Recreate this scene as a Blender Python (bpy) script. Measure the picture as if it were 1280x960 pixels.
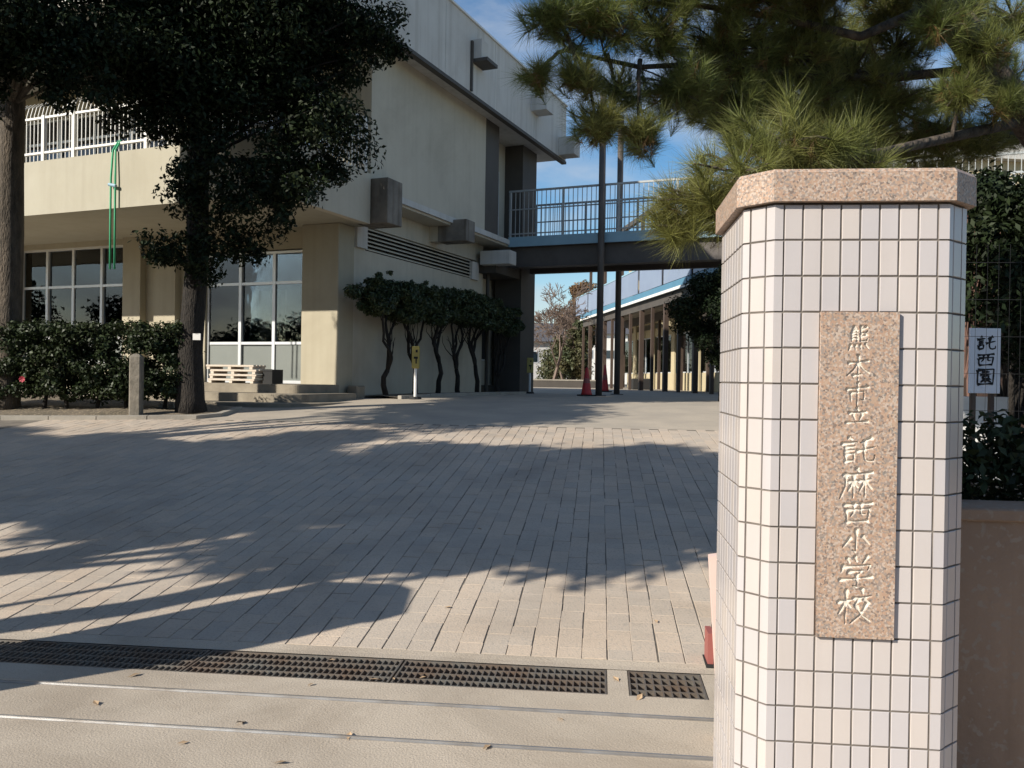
import bpy, math, random
import numpy as np
from mathutils import Vector, Matrix

for o in list(bpy.data.objects):
    bpy.data.objects.remove(o)
scene = bpy.context.scene
col = scene.collection
R = math.radians

# ------------------------------------------------------------------ camera
F_PX, PITCH, ROLL, YA, YC, CAM_H = 1063.3, .0058939, .015781, .399587, .1021875, 1.4
cp, sp, cr, sr = math.cos(PITCH), math.sin(PITCH), math.cos(ROLL), math.sin(ROLL)
MV = np.array([[cr, -sr, 0], [sr, cr, 0], [0, 0, 1]]) @ np.array([[1, 0, 0], [0, -sp, -cp], [0, cp, -sp]])
cam = bpy.data.cameras.new('camera')
cam.lens, cam.sensor_width = 36 * F_PX / 1280, 36
cam.clip_start, cam.clip_end = .05, 3000
cam_o = bpy.data.objects.new('camera', cam)
col.objects.link(cam_o)
cam_o.matrix_world = Matrix(((MV[0][0], -MV[1][0], -MV[2][0], 0), (MV[0][1], -MV[1][1], -MV[2][1], 0),
                             (MV[0][2], -MV[1][2], -MV[2][2], CAM_H), (0, 0, 0, 1)))
scene.camera = cam_o

# ------------------------------------------------------------------ sky and sun
SUN_EL, SUN_AZ = R(29.3), R(55)                 # azimuth: light travels 55 deg to the right of forward
TX, TY = math.sin(SUN_AZ), math.cos(SUN_AZ)
world = bpy.data.worlds.new('World')
scene.world = world
world.use_nodes = True
wn, wl = world.node_tree.nodes, world.node_tree.links
bg = wn['Background']
sky = wn.new('ShaderNodeTexSky')
sky.sky_type = 'NISHITA'
sky.sun_disc = False
sky.sun_elevation = SUN_EL
sky.sun_rotation = math.atan2(-TX, -TY)
sky.air_density, sky.dust_density, sky.ozone_density = 1.0, .4, 1.6
tc = wn.new('ShaderNodeTexCoord')
mp = wn.new('ShaderNodeMapping')
mp.inputs['Location'].default_value = (-4.751, -7.143, -1.871)
mp.inputs['Scale'].default_value = (1, 1, 2.6)
nz = wn.new('ShaderNodeTexNoise')
nz.inputs['Scale'].default_value = 2.3
nz.inputs['Detail'].default_value = 9
nz.inputs['Roughness'].default_value = .56
rp = wn.new('ShaderNodeValToRGB')
rp.color_ramp.elements[0].position, rp.color_ramp.elements[1].position = .47, .68
rp.color_ramp.elements[1].color = (.85, .85, .85, 1)
mx = wn.new('ShaderNodeMixRGB')
mx.inputs[2].default_value = (8.2, 8.6, 9.2, 1)
wl.new(tc.outputs['Generated'], mp.inputs['Vector'])
wl.new(mp.outputs['Vector'], nz.inputs['Vector'])
wl.new(nz.outputs['Fac'], rp.inputs['Fac'])
wl.new(rp.outputs['Color'], mx.inputs['Fac'])
hs = wn.new('ShaderNodeHueSaturation')
hs.inputs['Saturation'].default_value = 1.32
hs.inputs['Value'].default_value = 1.72
wl.new(sky.outputs['Color'], hs.inputs['Color'])
wl.new(hs.outputs['Color'], mx.inputs[1])
wl.new(mx.outputs['Color'], bg.inputs['Color'])
bg.inputs['Strength'].default_value = .054
sl = bpy.data.lights.new('sun', 'SUN')
sl.energy, sl.angle, sl.color = 5.0, R(.55), (1, .93, .82)
so = bpy.data.objects.new('sun', sl)
col.objects.link(so)
so.rotation_euler = Vector((TX * math.cos(SUN_EL), TY * math.cos(SUN_EL), -math.sin(SUN_EL))).to_track_quat('-Z', 'Y').to_euler()
scene.view_settings.view_transform = 'Standard'
scene.view_settings.look = 'None'
scene.view_settings.exposure = 0.52
scene.view_settings.gamma = 1
scene.render.engine = 'CYCLES'
scene.cycles.max_bounces = 8
scene.cycles.transparent_max_bounces = 12

# ------------------------------------------------------------------ geometry of the place
CAM = np.array([0, 0, CAM_H])
NV = np.array([math.sin(YC), math.cos(YC), 0])      # away from the gate line
CV = np.array([math.cos(YC), -math.sin(YC), 0])     # along the gate line
AV = np.array([math.sin(YA), math.cos(YA), 0])      # along the school's side wall
SV = np.array([math.cos(YA), -math.sin(YA), 0])     # out of the school's side wall


def ray(x, y):
    return MV.T @ np.array([(x - 640) / F_PX, (y - 480) / F_PX, 1])


def P(x, y, Y):
    d = ray(x, y)
    return CAM + d * (Y / d[1])


def g(v):
    s = .095
    if v < 4.2: return 0.
    if v < 10.5: return s * (v - 4.2)
    t = min(v, 18) - 10.5
    return s * 6.3 + s * t - (s - .012) * t * t / 15


def gz(x, y): return g(x * NV[0] + y * NV[1])


def gpt(x, y):
    d = ray(x, y)
    t = .5
    while t < 300:
        q = CAM + d * t
        if q[2] < gz(q[0], q[1]): break
        t *= 1.001
    return CAM + d * t


def av(a, v): return a * CV + v * NV


KB = P(421, 480, 16.6)
KB[2] = 0

# ------------------------------------------------------------------ helpers
def new_obj(name, me, m=None, parent=None):
    o = bpy.data.objects.new(name, me)
    col.objects.link(o)
    if m is not None and me is not None and len(me.materials) == 0:
        me.materials.append(m)
    if parent is not None: o.parent = parent
    return o


def tag(o, label=None, cat=None, group=None, kind=None):
    if label: o['label'] = label
    if cat: o['category'] = cat
    if group: o['group'] = group
    if kind: o['kind'] = kind
    return o


def thing(name, loc, rz, label, cat, group=None):
    o = bpy.data.objects.new(name, None)
    o.empty_display_size = .2
    col.objects.link(o)
    o.location = loc
    o.rotation_euler = (0, 0, rz)
    return tag(o, label, cat, group)


def copy_tree(o, parent=None):
    c = o.copy()
    col.objects.link(c)
    if parent is not None: c.parent = parent
    for ch in o.children: copy_tree(ch, c)
    return c


class MB:
    def __init__(s): s.v, s.f, s.mi, s.cur = [], [], [], 0

    def add(s, vs, fs):
        b = len(s.v)
        s.v += [tuple(map(float, p)) for p in vs]
        s.f += [tuple(i + b for i in q) for q in fs]
        s.mi += [s.cur] * len(fs)
        return s

    def box(s, x0, x1, y0, y1, z0, z1, T=None):
        vs = [(x0, y0, z0), (x1, y0, z0), (x1, y1, z0), (x0, y1, z0), (x0, y0, z1), (x1, y0, z1), (x1, y1, z1), (x0, y1, z1)]
        if T is not None: vs = [T(*p) for p in vs]
        return s.add(vs, [(0, 3, 2, 1), (4, 5, 6, 7), (0, 1, 5, 4), (1, 2, 6, 5), (2, 3, 7, 6), (3, 0, 4, 7)])

    def cbox(s, x0, x1, y0, y1, z0, z1, c):
        """box with all edges chamfered by c"""
        vs, idx = [], {}
        X, Y, Z = (x0, x1), (y0, y1), (z0, z1)
        for i in (0, 1):
            for j in (0, 1):
                for k in (0, 1):
                    sx, sy, sz = (1, -1)[i] * c, (1, -1)[j] * c, (1, -1)[k] * c
                    idx[i, j, k, 0] = len(vs); vs.append((X[i], Y[j] + sy, Z[k] + sz))
                    idx[i, j, k, 1] = len(vs); vs.append((X[i] + sx, Y[j], Z[k] + sz))
                    idx[i, j, k, 2] = len(vs); vs.append((X[i] + sx, Y[j] + sy, Z[k]))
        fs = []
        for i in (0, 1):
            q = [idx[i, 0, 0, 0], idx[i, 1, 0, 0], idx[i, 1, 1, 0], idx[i, 0, 1, 0]]; fs.append(q if i else q[::-1])
            q = [idx[0, i, 0, 1], idx[0, i, 1, 1], idx[1, i, 1, 1], idx[1, i, 0, 1]]; fs.append(q if i else q[::-1])
            q = [idx[0, 0, i, 2], idx[1, 0, i, 2], idx[1, 1, i, 2], idx[0, 1, i, 2]]; fs.append(q if i else q[::-1])
        for i in (0, 1):
            for j in (0, 1):
                q = [idx[0, i, j, 1], idx[1, i, j, 1], idx[1, i, j, 2], idx[0, i, j, 2]]; fs.append(q if i == j else q[::-1])
                q = [idx[i, 0, j, 2], idx[i, 1, j, 2], idx[i, 1, j, 0], idx[i, 0, j, 0]]; fs.append(q if i == j else q[::-1])
                q = [idx[i, j, 0, 0], idx[i, j, 1, 0], idx[i, j, 1, 1], idx[i, j, 0, 1]]; fs.append(q if i == j else q[::-1])
                for k in (0, 1):
                    q = [idx[i, j, k, 0], idx[i, j, k, 1], idx[i, j, k, 2]]; fs.append(q if (i + j + k) % 2 else q[::-1])
        return s.add(vs, [tuple(q) for q in fs])

    def prism(s, poly, z0, z1, top=None):
        """poly ccw; top = optional other polygon for the upper ring"""
        n = len(poly)
        tp = top or poly
        vs = [(p[0], p[1], z0) for p in poly] + [(p[0], p[1], z1) for p in tp]
        fs = [tuple(range(n))[::-1], tuple(range(n, 2 * n))] + [(i, (i + 1) % n, n + (i + 1) % n, n + i) for i in range(n)]
        return s.add(vs, fs)

    def tube(s, pts, rad, n=8, cap=True, rnd=None, jit=0.):
        pts = [np.array(p, float) for p in pts]
        if not hasattr(rad, '__len__'): rad = [rad] * len(pts)
        base = len(s.v)
        vs, fs = [], []
        prev = None
        for i, p in enumerate(pts):
            d = pts[min(i + 1, len(pts) - 1)] - pts[max(i - 1, 0)]
            d = d / (np.linalg.norm(d) + 1e-9)
            if prev is None:
                u = np.cross(d, (0, 0, 1)) if abs(d[2]) < .9 else np.cross(d, (1, 0, 0))
            else:
                u = prev - d * (prev @ d)
            u = u / (np.linalg.norm(u) + 1e-9)
            prev = u
            w = np.cross(d, u)
            for k in range(n):
                a = 2 * math.pi * k / n
                r = rad[i] * (1 + (rnd.uniform(-jit, jit) if rnd else 0))
                vs.append(p + u * math.cos(a) * r + w * math.sin(a) * r)
        for i in range(len(pts) - 1):
            for k in range(n):
                k2 = (k + 1) % n
                fs.append((i * n + k, i * n + k2, (i + 1) * n + k2, (i + 1) * n + k))
        if cap:
            fs.append(tuple(range(n))[::-1])
            fs.append(tuple(range((len(pts) - 1) * n, len(pts) * n)))
        return s.add(vs, fs)

    def mesh(s, name, mats, smooth=False):
        me = bpy.data.meshes.new(name)
        me.from_pydata(s.v, [], s.f)
        for m in (mats if isinstance(mats, (list, tuple)) else [mats]): me.materials.append(m)
        if any(s.mi): me.polygons.foreach_set('material_index', s.mi)
        if smooth: me.polygons.foreach_set('use_smooth', [True] * len(s.f))
        me.update()
        return me

    def build(s, name, mats, parent=None, smooth=False):
        return new_obj(name, s.mesh(name, mats, smooth), None, parent)


def np_mesh(name, verts, faces, m, smooth=False):
    """verts (n,3), faces (k,3|4) arrays"""
    me = bpy.data.meshes.new(name)
    k = faces.shape[1]
    me.vertices.add(len(verts)); me.loops.add(faces.size); me.polygons.add(len(faces))
    me.vertices.foreach_set('co', verts.astype(np.float32).ravel())
    me.loops.foreach_set('vertex_index', faces.astype(np.int32).ravel())
    me.polygons.foreach_set('loop_start', np.arange(0, faces.size, k, dtype=np.int32))
    if smooth: me.polygons.foreach_set('use_smooth', np.ones(len(faces), dtype=bool))
    for q in (m if isinstance(m, (list, tuple)) else [m]): me.materials.append(q)
    me.update(calc_edges=True)
    me.validate()
    return me


# ------------------------------------------------------------------ materials
def srgb(r, g_, b):
    f = lambda c: ((c / 255 + .055) / 1.055) ** 2.4 if c > 10 else c / 255 / 12.92
    return (f(r), f(g_), f(b), 1)


def mat(name, c, rough=.8, c2=None, scale=4., amt=.5, bump=0., bscale=None, detail=6, metal=0., spec=.4,
        obj_rand=0., island=0., streak=0., coords='pos', c3=None, scale3=30., stretch=None, rand_tint=None, bdist=.01, stain=0., stain_scale=.55):
    """procedural surface: base colour, broken up by noise towards c2, fine speckle c3, random value per object/island"""
    m = bpy.data.materials.new(name)
    m.use_nodes = True
    n, l = m.node_tree.nodes, m.node_tree.links
    b = n['Principled BSDF']
    b.inputs['Roughness'].default_value = rough
    b.inputs['Metallic'].default_value = metal
    b.inputs['Specular IOR Level'].default_value = spec
    geo = n.new('ShaderNodeNewGeometry')
    tcn = n.new('ShaderNodeTexCoord')
    vec = geo.outputs['Position'] if coords == 'pos' else tcn.outputs['Object']
    if stretch:
        mpn = n.new('ShaderNodeMapping'); mpn.inputs['Scale'].default_value = stretch
        l.new(vec, mpn.inputs['Vector']); vec = mpn.outputs['Vector']
    out = None
    c = tuple(c) if len(c) == 4 else tuple(c) + (1,)
    c2 = c2 or tuple(x * .7 for x in c[:3]) + (1,)
    no = n.new('ShaderNodeTexNoise'); no.inputs['Scale'].default_value = scale; no.inputs['Detail'].default_value = detail
    no.inputs['Roughness'].default_value = .6
    l.new(vec, no.inputs['Vector'])
    ra = n.new('ShaderNodeValToRGB'); ra.color_ramp.elements[0].position = .35; ra.color_ramp.elements[1].position = .68
    l.new(no.outputs['Fac'], ra.inputs['Fac'])
    mu = n.new('ShaderNodeMath'); mu.operation = 'MULTIPLY'; mu.inputs[1].default_value = amt
    l.new(ra.outputs['Color'], mu.inputs[0])
    mi = n.new('ShaderNodeMixRGB'); mi.inputs[1].default_value = c; mi.inputs[2].default_value = tuple(c2)[:3] + (1,)
    l.new(mu.outputs[0], mi.inputs['Fac'])
    out = mi.outputs['Color']
    if c3 is not None:
        n3 = n.new('ShaderNodeTexNoise'); n3.inputs['Scale'].default_value = scale3; n3.inputs['Detail'].default_value = 2
        l.new(vec, n3.inputs['Vector'])
        r3 = n.new('ShaderNodeValToRGB'); r3.color_ramp.elements[0].position = .56; r3.color_ramp.elements[1].position = .64
        l.new(n3.outputs['Fac'], r3.inputs['Fac'])
        m3 = n.new('ShaderNodeMixRGB'); m3.inputs[2].default_value = tuple(c3)[:3] + (1,)
        l.new(out, m3.inputs[1]); l.new(r3.outputs['Color'], m3.inputs['Fac']); out = m3.outputs['Color']
    if streak:
        ms = n.new('ShaderNodeMapping'); ms.inputs['Scale'].default_value = (5, 5, .22)
        l.new(geo.outputs['Position'], ms.inputs['Vector'])
        ns = n.new('ShaderNodeTexNoise'); ns.inputs['Scale'].default_value = 1.3; ns.inputs['Detail'].default_value = 7
        l.new(ms.outputs['Vector'], ns.inputs['Vector'])
        rs = n.new('ShaderNodeValToRGB'); rs.color_ramp.elements[0].position = .48; rs.color_ramp.elements[1].position = .72
        l.new(ns.outputs['Fac'], rs.inputs['Fac'])
        mm = n.new('ShaderNodeMath'); mm.operation = 'MULTIPLY'; mm.inputs[1].default_value = streak
        l.new(rs.outputs['Color'], mm.inputs[0])
        m4 = n.new('ShaderNodeMixRGB'); m4.blend_type = 'MULTIPLY'; m4.inputs[2].default_value = (.42, .38, .33, 1)
        l.new(mm.outputs[0], m4.inputs['Fac']); l.new(out, m4.inputs[1]); out = m4.outputs['Color']
    if stain:
        n5 = n.new('ShaderNodeTexNoise'); n5.inputs['Scale'].default_value = stain_scale; n5.inputs['Detail'].default_value = 10; n5.inputs['Roughness'].default_value = .66
        n5.inputs['Distortion'].default_value = .6
        l.new(geo.outputs['Position'], n5.inputs['Vector'])
        r5 = n.new('ShaderNodeValToRGB'); r5.color_ramp.elements[0].position = .46; r5.color_ramp.elements[1].position = .66
        l.new(n5.outputs['Fac'], r5.inputs['Fac'])
        m5 = n.new('ShaderNodeMath'); m5.operation = 'MULTIPLY'; m5.inputs[1].default_value = stain
        l.new(r5.outputs['Color'], m5.inputs[0])
        x5 = n.new('ShaderNodeMixRGB'); x5.blend_type = 'MULTIPLY'; x5.inputs[2].default_value = (.5, .46, .42, 1)
        l.new(m5.outputs[0], x5.inputs['Fac']); l.new(out, x5.inputs[1]); out = x5.outputs['Color']
    if rand_tint:
        mt = n.new('ShaderNodeMixRGB'); mt.blend_type = 'MULTIPLY'; mt.inputs[2].default_value = rand_tint + (1,)
        l.new(n.new('ShaderNodeObjectInfo').outputs['Random'] if obj_rand else geo.outputs['Random Per Island'], mt.inputs['Fac'])
        l.new(out, mt.inputs[1]); out = mt.outputs['Color']
    for src, k in ((n.new('ShaderNodeObjectInfo').outputs['Random'], obj_rand), (geo.outputs['Random Per Island'], island)):
        if k:
            mr = n.new('ShaderNodeMapRange'); mr.inputs['To Min'].default_value = 1 - k; mr.inputs['To Max'].default_value = 1 + k
            l.new(src, mr.inputs['Value'])
            hv = n.new('ShaderNodeHueSaturation')
            l.new(mr.outputs['Result'], hv.inputs['Value']); l.new(out, hv.inputs['Color']); out = hv.outputs['Color']
    l.new(out, b.inputs['Base Color'])
    if bump:
        nb = n.new('ShaderNodeTexNoise'); nb.inputs['Scale'].default_value = bscale or scale * 12; nb.inputs['Detail'].default_value = 5
        l.new(vec, nb.inputs['Vector'])
        bu = n.new('ShaderNodeBump'); bu.inputs['Strength'].default_value = bump; bu.inputs['Distance'].default_value = bdist
        l.new(nb.outputs['Fac'], bu.inputs['Height']); l.new(bu.outputs['Normal'], b.inputs['Normal'])
    return m


def leaf_mat(name, c, c2, rough=.45, trans=.25, island=.45, spec=.4):
    m = mat(name, c, rough, c2, scale=1.1, amt=.9, island=island, spec=spec, detail=3)
    n, l = m.node_tree.nodes, m.node_tree.links
    b = n['Principled BSDF']
    tr = n.new('ShaderNodeBsdfTranslucent')
    src = b.inputs['Base Color'].links[0].from_socket
    l.new(src, tr.inputs['Color'])
    ms = n.new('ShaderNodeMixShader'); ms.inputs[0].default_value = trans
    l.new(b.outputs[0], ms.inputs[1]); l.new(tr.outputs[0], ms.inputs[2])
    l.new(ms.outputs[0], n['Material Output'].inputs['Surface'])
    return m


def glass_mat(name, tint=(.62, .68, .7), fac=.02):
    m = bpy.data.materials.new(name); m.use_nodes = True
    n, l = m.node_tree.nodes, m.node_tree.links
    n.remove(n['Principled BSDF'])
    tr = n.new('ShaderNodeBsdfTransparent'); tr.inputs[0].default_value = tint + (1,)
    gl = n.new('ShaderNodeBsdfGlossy'); gl.inputs['Roughness'].default_value = .015; gl.inputs[0].default_value = (.9, .95, 1, 1)
    fr = n.new('ShaderNodeFresnel'); fr.inputs['IOR'].default_value = 1.55
    nb = n.new('ShaderNodeTexNoise'); nb.inputs['Scale'].default_value = 1.6
    bu = n.new('ShaderNodeBump'); bu.inputs['Strength'].default_value = .025; bu.inputs['Distance'].default_value = .05
    l.new(nb.outputs['Fac'], bu.inputs['Height']); l.new(bu.outputs['Normal'], gl.inputs['Normal'])
    ad = n.new('ShaderNodeMath'); ad.operation = 'ADD'; ad.inputs[1].default_value = fac
    l.new(fr.outputs[0], ad.inputs[0])
    ms = n.new('ShaderNodeMixShader')
    l.new(ad.outputs[0], ms.inputs[0]); l.new(tr.outputs[0], ms.inputs[1]); l.new(gl.outputs[0], ms.inputs[2])
    l.new(ms.outputs[0], n['Material Output'].inputs['Surface'])
    return m


M = {}
M['ground'] = mat('ground_soil', (.17, .15, .12), .95, (.1, .09, .07), 1.5, .8, .4, 30)
M['soil'] = mat('bed_soil', (.16, .13, .095), .95, (.075, .065, .045), 3, .8, .8, 25, c3=(.3, .24, .16), scale3=28)
M['yard'] = mat('yard_concrete', (.42, .36, .285), .9, (.28, .25, .21), 1.2, .7, .25, 60, c3=(.33, .3, .25), scale3=60)
M['apron'] = mat('apron_concrete', (.47, .405, .325), .9, (.36, .31, .25), .9, .75, .35, 110, c3=(.35, .30, .24), scale3=130, stain=.45, stain_scale=.9)
M['joint'] = mat('paving_joint', (.19, .165, .135), .95, (.09, .08, .065), 6, .8)
M['brick'] = mat('paving_brick', (.49, .42, .345), .88, (.41, .355, .295), 1.6, .75, .3, 90, obj_rand=.075, stain=.4, rand_tint=(1, .95, .9), c3=(.38, .34, .29), scale3=70)
M['brick_i'] = mat('paving_brick_far', (.49, .42, .345), .88, (.41, .355, .295), 1.6, .75, .3, 90, island=.075, stain=.4, rand_tint=(1, .95, .9), c3=(.38, .34, .29), scale3=70)
M['kerb'] = mat('kerb_concrete', (.36, .33, .28), .9, (.22, .2, .17), 2, .8, .4, 60)
M['asphalt'] = mat('asphalt', (.062, .06, .058), .95, (.04, .04, .04), 2, .7, .5, 120)
M['steel'] = mat('rail_steel', (.46, .46, .46), .42, (.3, .27, .24), 5, .7, metal=.8)
M['grate'] = mat('grate_steel', (.19, .18, .16), .6, (.17, .1, .06), 6, .7, .2, metal=.5)
M['pit'] = mat('drain_pit', (.05, .047, .04), .9)
M['tile'] = mat('glazed_tile', (.485, .455, .458), .26, (.44, .412, .412), 3, .5, spec=.5, obj_rand=.05, coords='pos', rand_tint=(1., .955, .88), streak=.16)
M['tile_i'] = mat('glazed_tile_side', (.485, .455, .458), .26, (.44, .412, .412), 3, .5, spec=.5, island=.05, rand_tint=(1., .955, .88), streak=.16)
M['grout'] = mat('grout', (.10, .085, .075), .95, (.20, .175, .15), 7, .9)
M['carve'] = mat('carved_paint', (.62, .57, .49), .8, (.42, .36, .29), 40, .5)
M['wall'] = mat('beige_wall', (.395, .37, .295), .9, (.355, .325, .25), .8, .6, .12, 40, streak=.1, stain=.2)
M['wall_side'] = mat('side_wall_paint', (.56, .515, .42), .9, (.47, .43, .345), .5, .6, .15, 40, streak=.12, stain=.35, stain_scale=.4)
M['column'] = mat('column_paint', (.40, .36, .27), .9, (.36, .32, .235), 1.2, .6, .12, 40, streak=.12, stain=.2)
M['fascia'] = mat('fascia_paint', (.60, .585, .55), .85, (.52, .5, .46), 1, .6, .1, 40, streak=.3, stain=.25)
M['concrete'] = mat('raw_concrete', (.25, .225, .19), .95, (.12, .105, .09), 2.2, .85, .4, 30, streak=.9)
M['dark_paint'] = mat('dark_paint', (.085, .075, .065), .7, (.055, .05, .045), 1.5, .7, .1)
M['white_metal'] = mat('white_metal', (.72, .71, .68), .5, (.6, .58, .53), 3, .5)
M['alu'] = mat('aluminium_frame', (.66, .67, .68), .35, (.55, .56, .57), 3, .5, metal=.35)
M['glass'] = glass_mat('window_glass')
M['frost'] = mat('frosted_pane', (.2, .215, .2), .3, (.15, .165, .155), 1.2, .6, spec=.6)
M['curtain'] = mat('curtain', (.2, .165, .12), .95, (.13, .11, .08), 8, .6, stretch=(14, 14, .6))
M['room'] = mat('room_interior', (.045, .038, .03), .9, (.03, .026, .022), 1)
M['wood'] = mat('weathered_wood', (.62, .54, .45), .85, (.46, .38, .3), 5, .7, .3, 40, island=.1, stretch=(2, 12, 12))
M['step'] = mat('step_stone', (.27, .235, .18), .9, (.17, .145, .11), 4, .8, .4, 40)
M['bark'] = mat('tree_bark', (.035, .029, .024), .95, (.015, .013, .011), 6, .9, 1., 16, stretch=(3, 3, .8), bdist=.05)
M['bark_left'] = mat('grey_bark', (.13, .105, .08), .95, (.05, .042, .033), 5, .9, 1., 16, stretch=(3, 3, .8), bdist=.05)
M['bark_pine'] = mat('pine_bark', (.115, .09, .068), .95, (.012, .01, .009), 9, .95, 1., 9, stretch=(1.6, 1.6, .9), bdist=.08)
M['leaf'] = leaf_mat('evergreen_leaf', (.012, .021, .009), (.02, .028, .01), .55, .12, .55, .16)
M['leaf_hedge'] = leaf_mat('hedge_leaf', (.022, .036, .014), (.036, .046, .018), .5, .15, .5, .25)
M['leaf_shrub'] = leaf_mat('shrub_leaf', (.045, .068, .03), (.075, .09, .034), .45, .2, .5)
M['leaf_far'] = leaf_mat('far_leaf', (.05, .07, .03), (.11, .09, .04), .6, .2, .4)
M['leaf_rust'] = leaf_mat('autumn_leaf', (.16, .085, .035), (.1, .075, .03), .6, .2, .4)
M['needle'] = leaf_mat('pine_needle', (.12, .155, .042), (.225, .215, .062), .5, .3, .5)
M['needle_dead'] = leaf_mat('dead_needle', (.16, .09, .03), (.1, .065, .025), .7, .2, .4)
M['yellow'] = mat('yellow_paint', (.40, .32, .09), .6, (.36, .28, .08), 6, .6)
M['black'] = mat('black_paint', (.012, .012, .014), .7)
M['cone'] = mat('cone_red', (.50, .035, .035), .55, (.36, .03, .035), 6, .6)
M['rubber'] = mat('black_rubber', (.02, .02, .02), .8)
M['blue'] = mat('pale_blue_paint', (.27, .42, .50), .55, (.2, .32, .4), 2, .6)
M['deep_blue'] = mat('gallery_blue_paint', (.09, .22, .32), .55, (.07, .17, .25), 2, .6)
M['girder'] = mat('girder_paint', (.10, .085, .075), .6, (.06, .05, .045), 2, .7)
M['railing'] = mat('bridge_railing', (.35, .37, .37), .5, (.28, .29, .29), 2, .6)
M['brown_post'] = mat('brown_post_paint', (.085, .058, .044), .6, (.05, .036, .028), 2, .7)
M['panel'] = mat('balustrade_panel', (.23, .28, .37), .4, (.18, .22, .31), .6, .6)
M['cream'] = mat('cream_wall', (.47, .40, .26), .9, (.38, .32, .2), 1, .6)
M['sign'] = mat('sign_white', (.74, .77, .83), .5, (.62, .65, .72), 2, .5)
M['lowwall'] = mat('low_wall_render', (.30, .21, .15), .95, (.23, .16, .115), 2.5, .8, .5, 30, streak=.5, c3=(.29, .23, .18), scale3=35)
M['stone'] = mat('weathered_stone', (.22, .195, .16), .95, (.11, .10, .08), 9, .85, .8, 30)
M['green'] = mat('green_rope', (.05, .36, .18), .6, (.04, .28, .14), 8, .5)
M['red_paint'] = mat('red_paint', (.30, .10, .085), .6, (.3, .08, .07), 8, .6)
M['pinkwhite'] = mat('pale_pink_paint', (.70, .52, .46), .6, (.6, .45, .4), 6, .5)
M['roof_tile'] = mat('house_roof', (.09, .09, .1), .7, (.06, .06, .07), 2)
M['house'] = mat('house_wall', (.45, .44, .43), .9, (.38, .36, .34), 1)
M['dead_leaf'] = mat('fallen_leaf', (.34, .22, .12), .8, (.5, .4, .28), 3, .6, obj_rand=.3, coords='obj')
M['flower'] = mat('red_flower', (.36, .03, .05), .6)
M['brownwall'] = mat('dark_shed_boards', (.06, .035, .025), .85, (.035, .022, .018), 3, .7, stretch=(8, 8, .7))


def granite(name):
    m = mat(name, (.38, .26, .195), .55, (.31, .21, .155), 14, .9, .12, 220, c3=(.16, .135, .115), scale3=95, spec=.4, stain=.45, stain_scale=6.)
    n, l = m.node_tree.nodes, m.node_tree.links
    b = n['Principled BSDF']
    src = b.inputs['Base Color'].links[0].from_socket
    geo = [x for x in n if x.type == 'NEW_GEOMETRY'][0]
    vo = n.new('ShaderNodeTexVoronoi'); vo.inputs['Scale'].default_value = 190
    l.new(geo.outputs['Position'], vo.inputs['Vector'])
    ra = n.new('ShaderNodeValToRGB'); cr_ = ra.color_ramp; cr_.interpolation = 'CONSTANT'
    cr_.elements[0].color = (.24, .22, .2, 1); cr_.elements[1].position = .24; cr_.elements[1].color = (.42, .30, .215, 1)
    for p_, c_ in ((.5, (.50, .42, .35, 1)), (.7, (.40, .255, .175, 1)), (.88, (.12, .105, .095, 1))):
        e = cr_.elements.new(p_); e.color = c_
    sx = n.new('ShaderNodeSeparateColor'); l.new(vo.outputs['Color'], sx.inputs[0]); l.new(sx.outputs[0], ra.inputs['Fac'])
    mx_ = n.new('ShaderNodeMixRGB'); mx_.inputs[0].default_value = .6
    l.new(src, mx_.inputs[1]); l.new(ra.outputs['Color'], mx_.inputs[2]); l.new(mx_.outputs['Color'], b.inputs['Base Color'])
    return m


M['granite'] = granite('pink_granite')

# ------------------------------------------------------------------ ground sheets (gate frame: a along the gate, v away from it)
VS_ALL = [-60, -20, -6, 0, 2, 3, 3.79, 4.2] + [4.2 + .3 * i for i in range(1, 47)] + [18.5, 20, 23, 27, 32, 40, 60, 100, 200, 500, 1500]


def sheet(name, a_edges, vs, lift, m, fn=None):
    b = MB()
    vs_ = []
    for v in vs:
        for a in a_edges:
            p = av(a, v)
            vs_.append((p[0], p[1], g(v) + lift))
    na = len(a_edges)
    fs = [(i * na + j, i * na + j + 1, (i + 1) * na + j + 1, (i + 1) * na + j) for i in range(len(vs) - 1) for j in range(na - 1)]
    b.add(vs_, fs)
    return b.build(name, m)


VGN, VGF = 3.81, 4.14            # drain channel near / far edge
# the terrain, with a slot left for the drain channel
b = MB()
vl, fl = [], []
ae = [-1500, -300, -60, -8.2, .52, 60, 300, 1500]
vv = sorted(set([x for x in VS_ALL if not 3.7 < x < 4.2] + [VGN, VGF, 4.2]))
for v in vv:
    for a in ae:
        p = av(a, v); vl.append((p[0], p[1], g(v) - .03))
na = len(ae)
for i in range(len(vv) - 1):
    for j in range(na - 1):
        if abs(vv[i] - VGN) < 1e-6 and j == 3: continue
        fl.append((i * na + j, i * na + j + 1, (i + 1) * na + j + 1, (i + 1) * na + j))
b.add(vl, fl)
ground = tag(b.build('ground', M['ground']), kind='structure', label='bare earth ground reaching to the horizon')
tag(sheet('road', [-40, 40], [-20, -6, -.6], -.012, M['asphalt']), kind='structure', label='asphalt street outside the gate')
tag(sheet('apron_pavement', [-9.5, 3.5], [-.6, 1.5, 3, VGN], 0., M['apron']), kind='structure', label='worn concrete apron with sliding gate rails')
tag(sheet('apron_pavement', [.06 + .0, .155], [VGN, VGF], 0., M['apron']), kind='structure', label='concrete bridge between the two drain grates')
tag(sheet('apron_pavement', [.505, 3.5], [VGN, VGF], 0., M['apron']), kind='structure', label='concrete beside the square sump grate')
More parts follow.
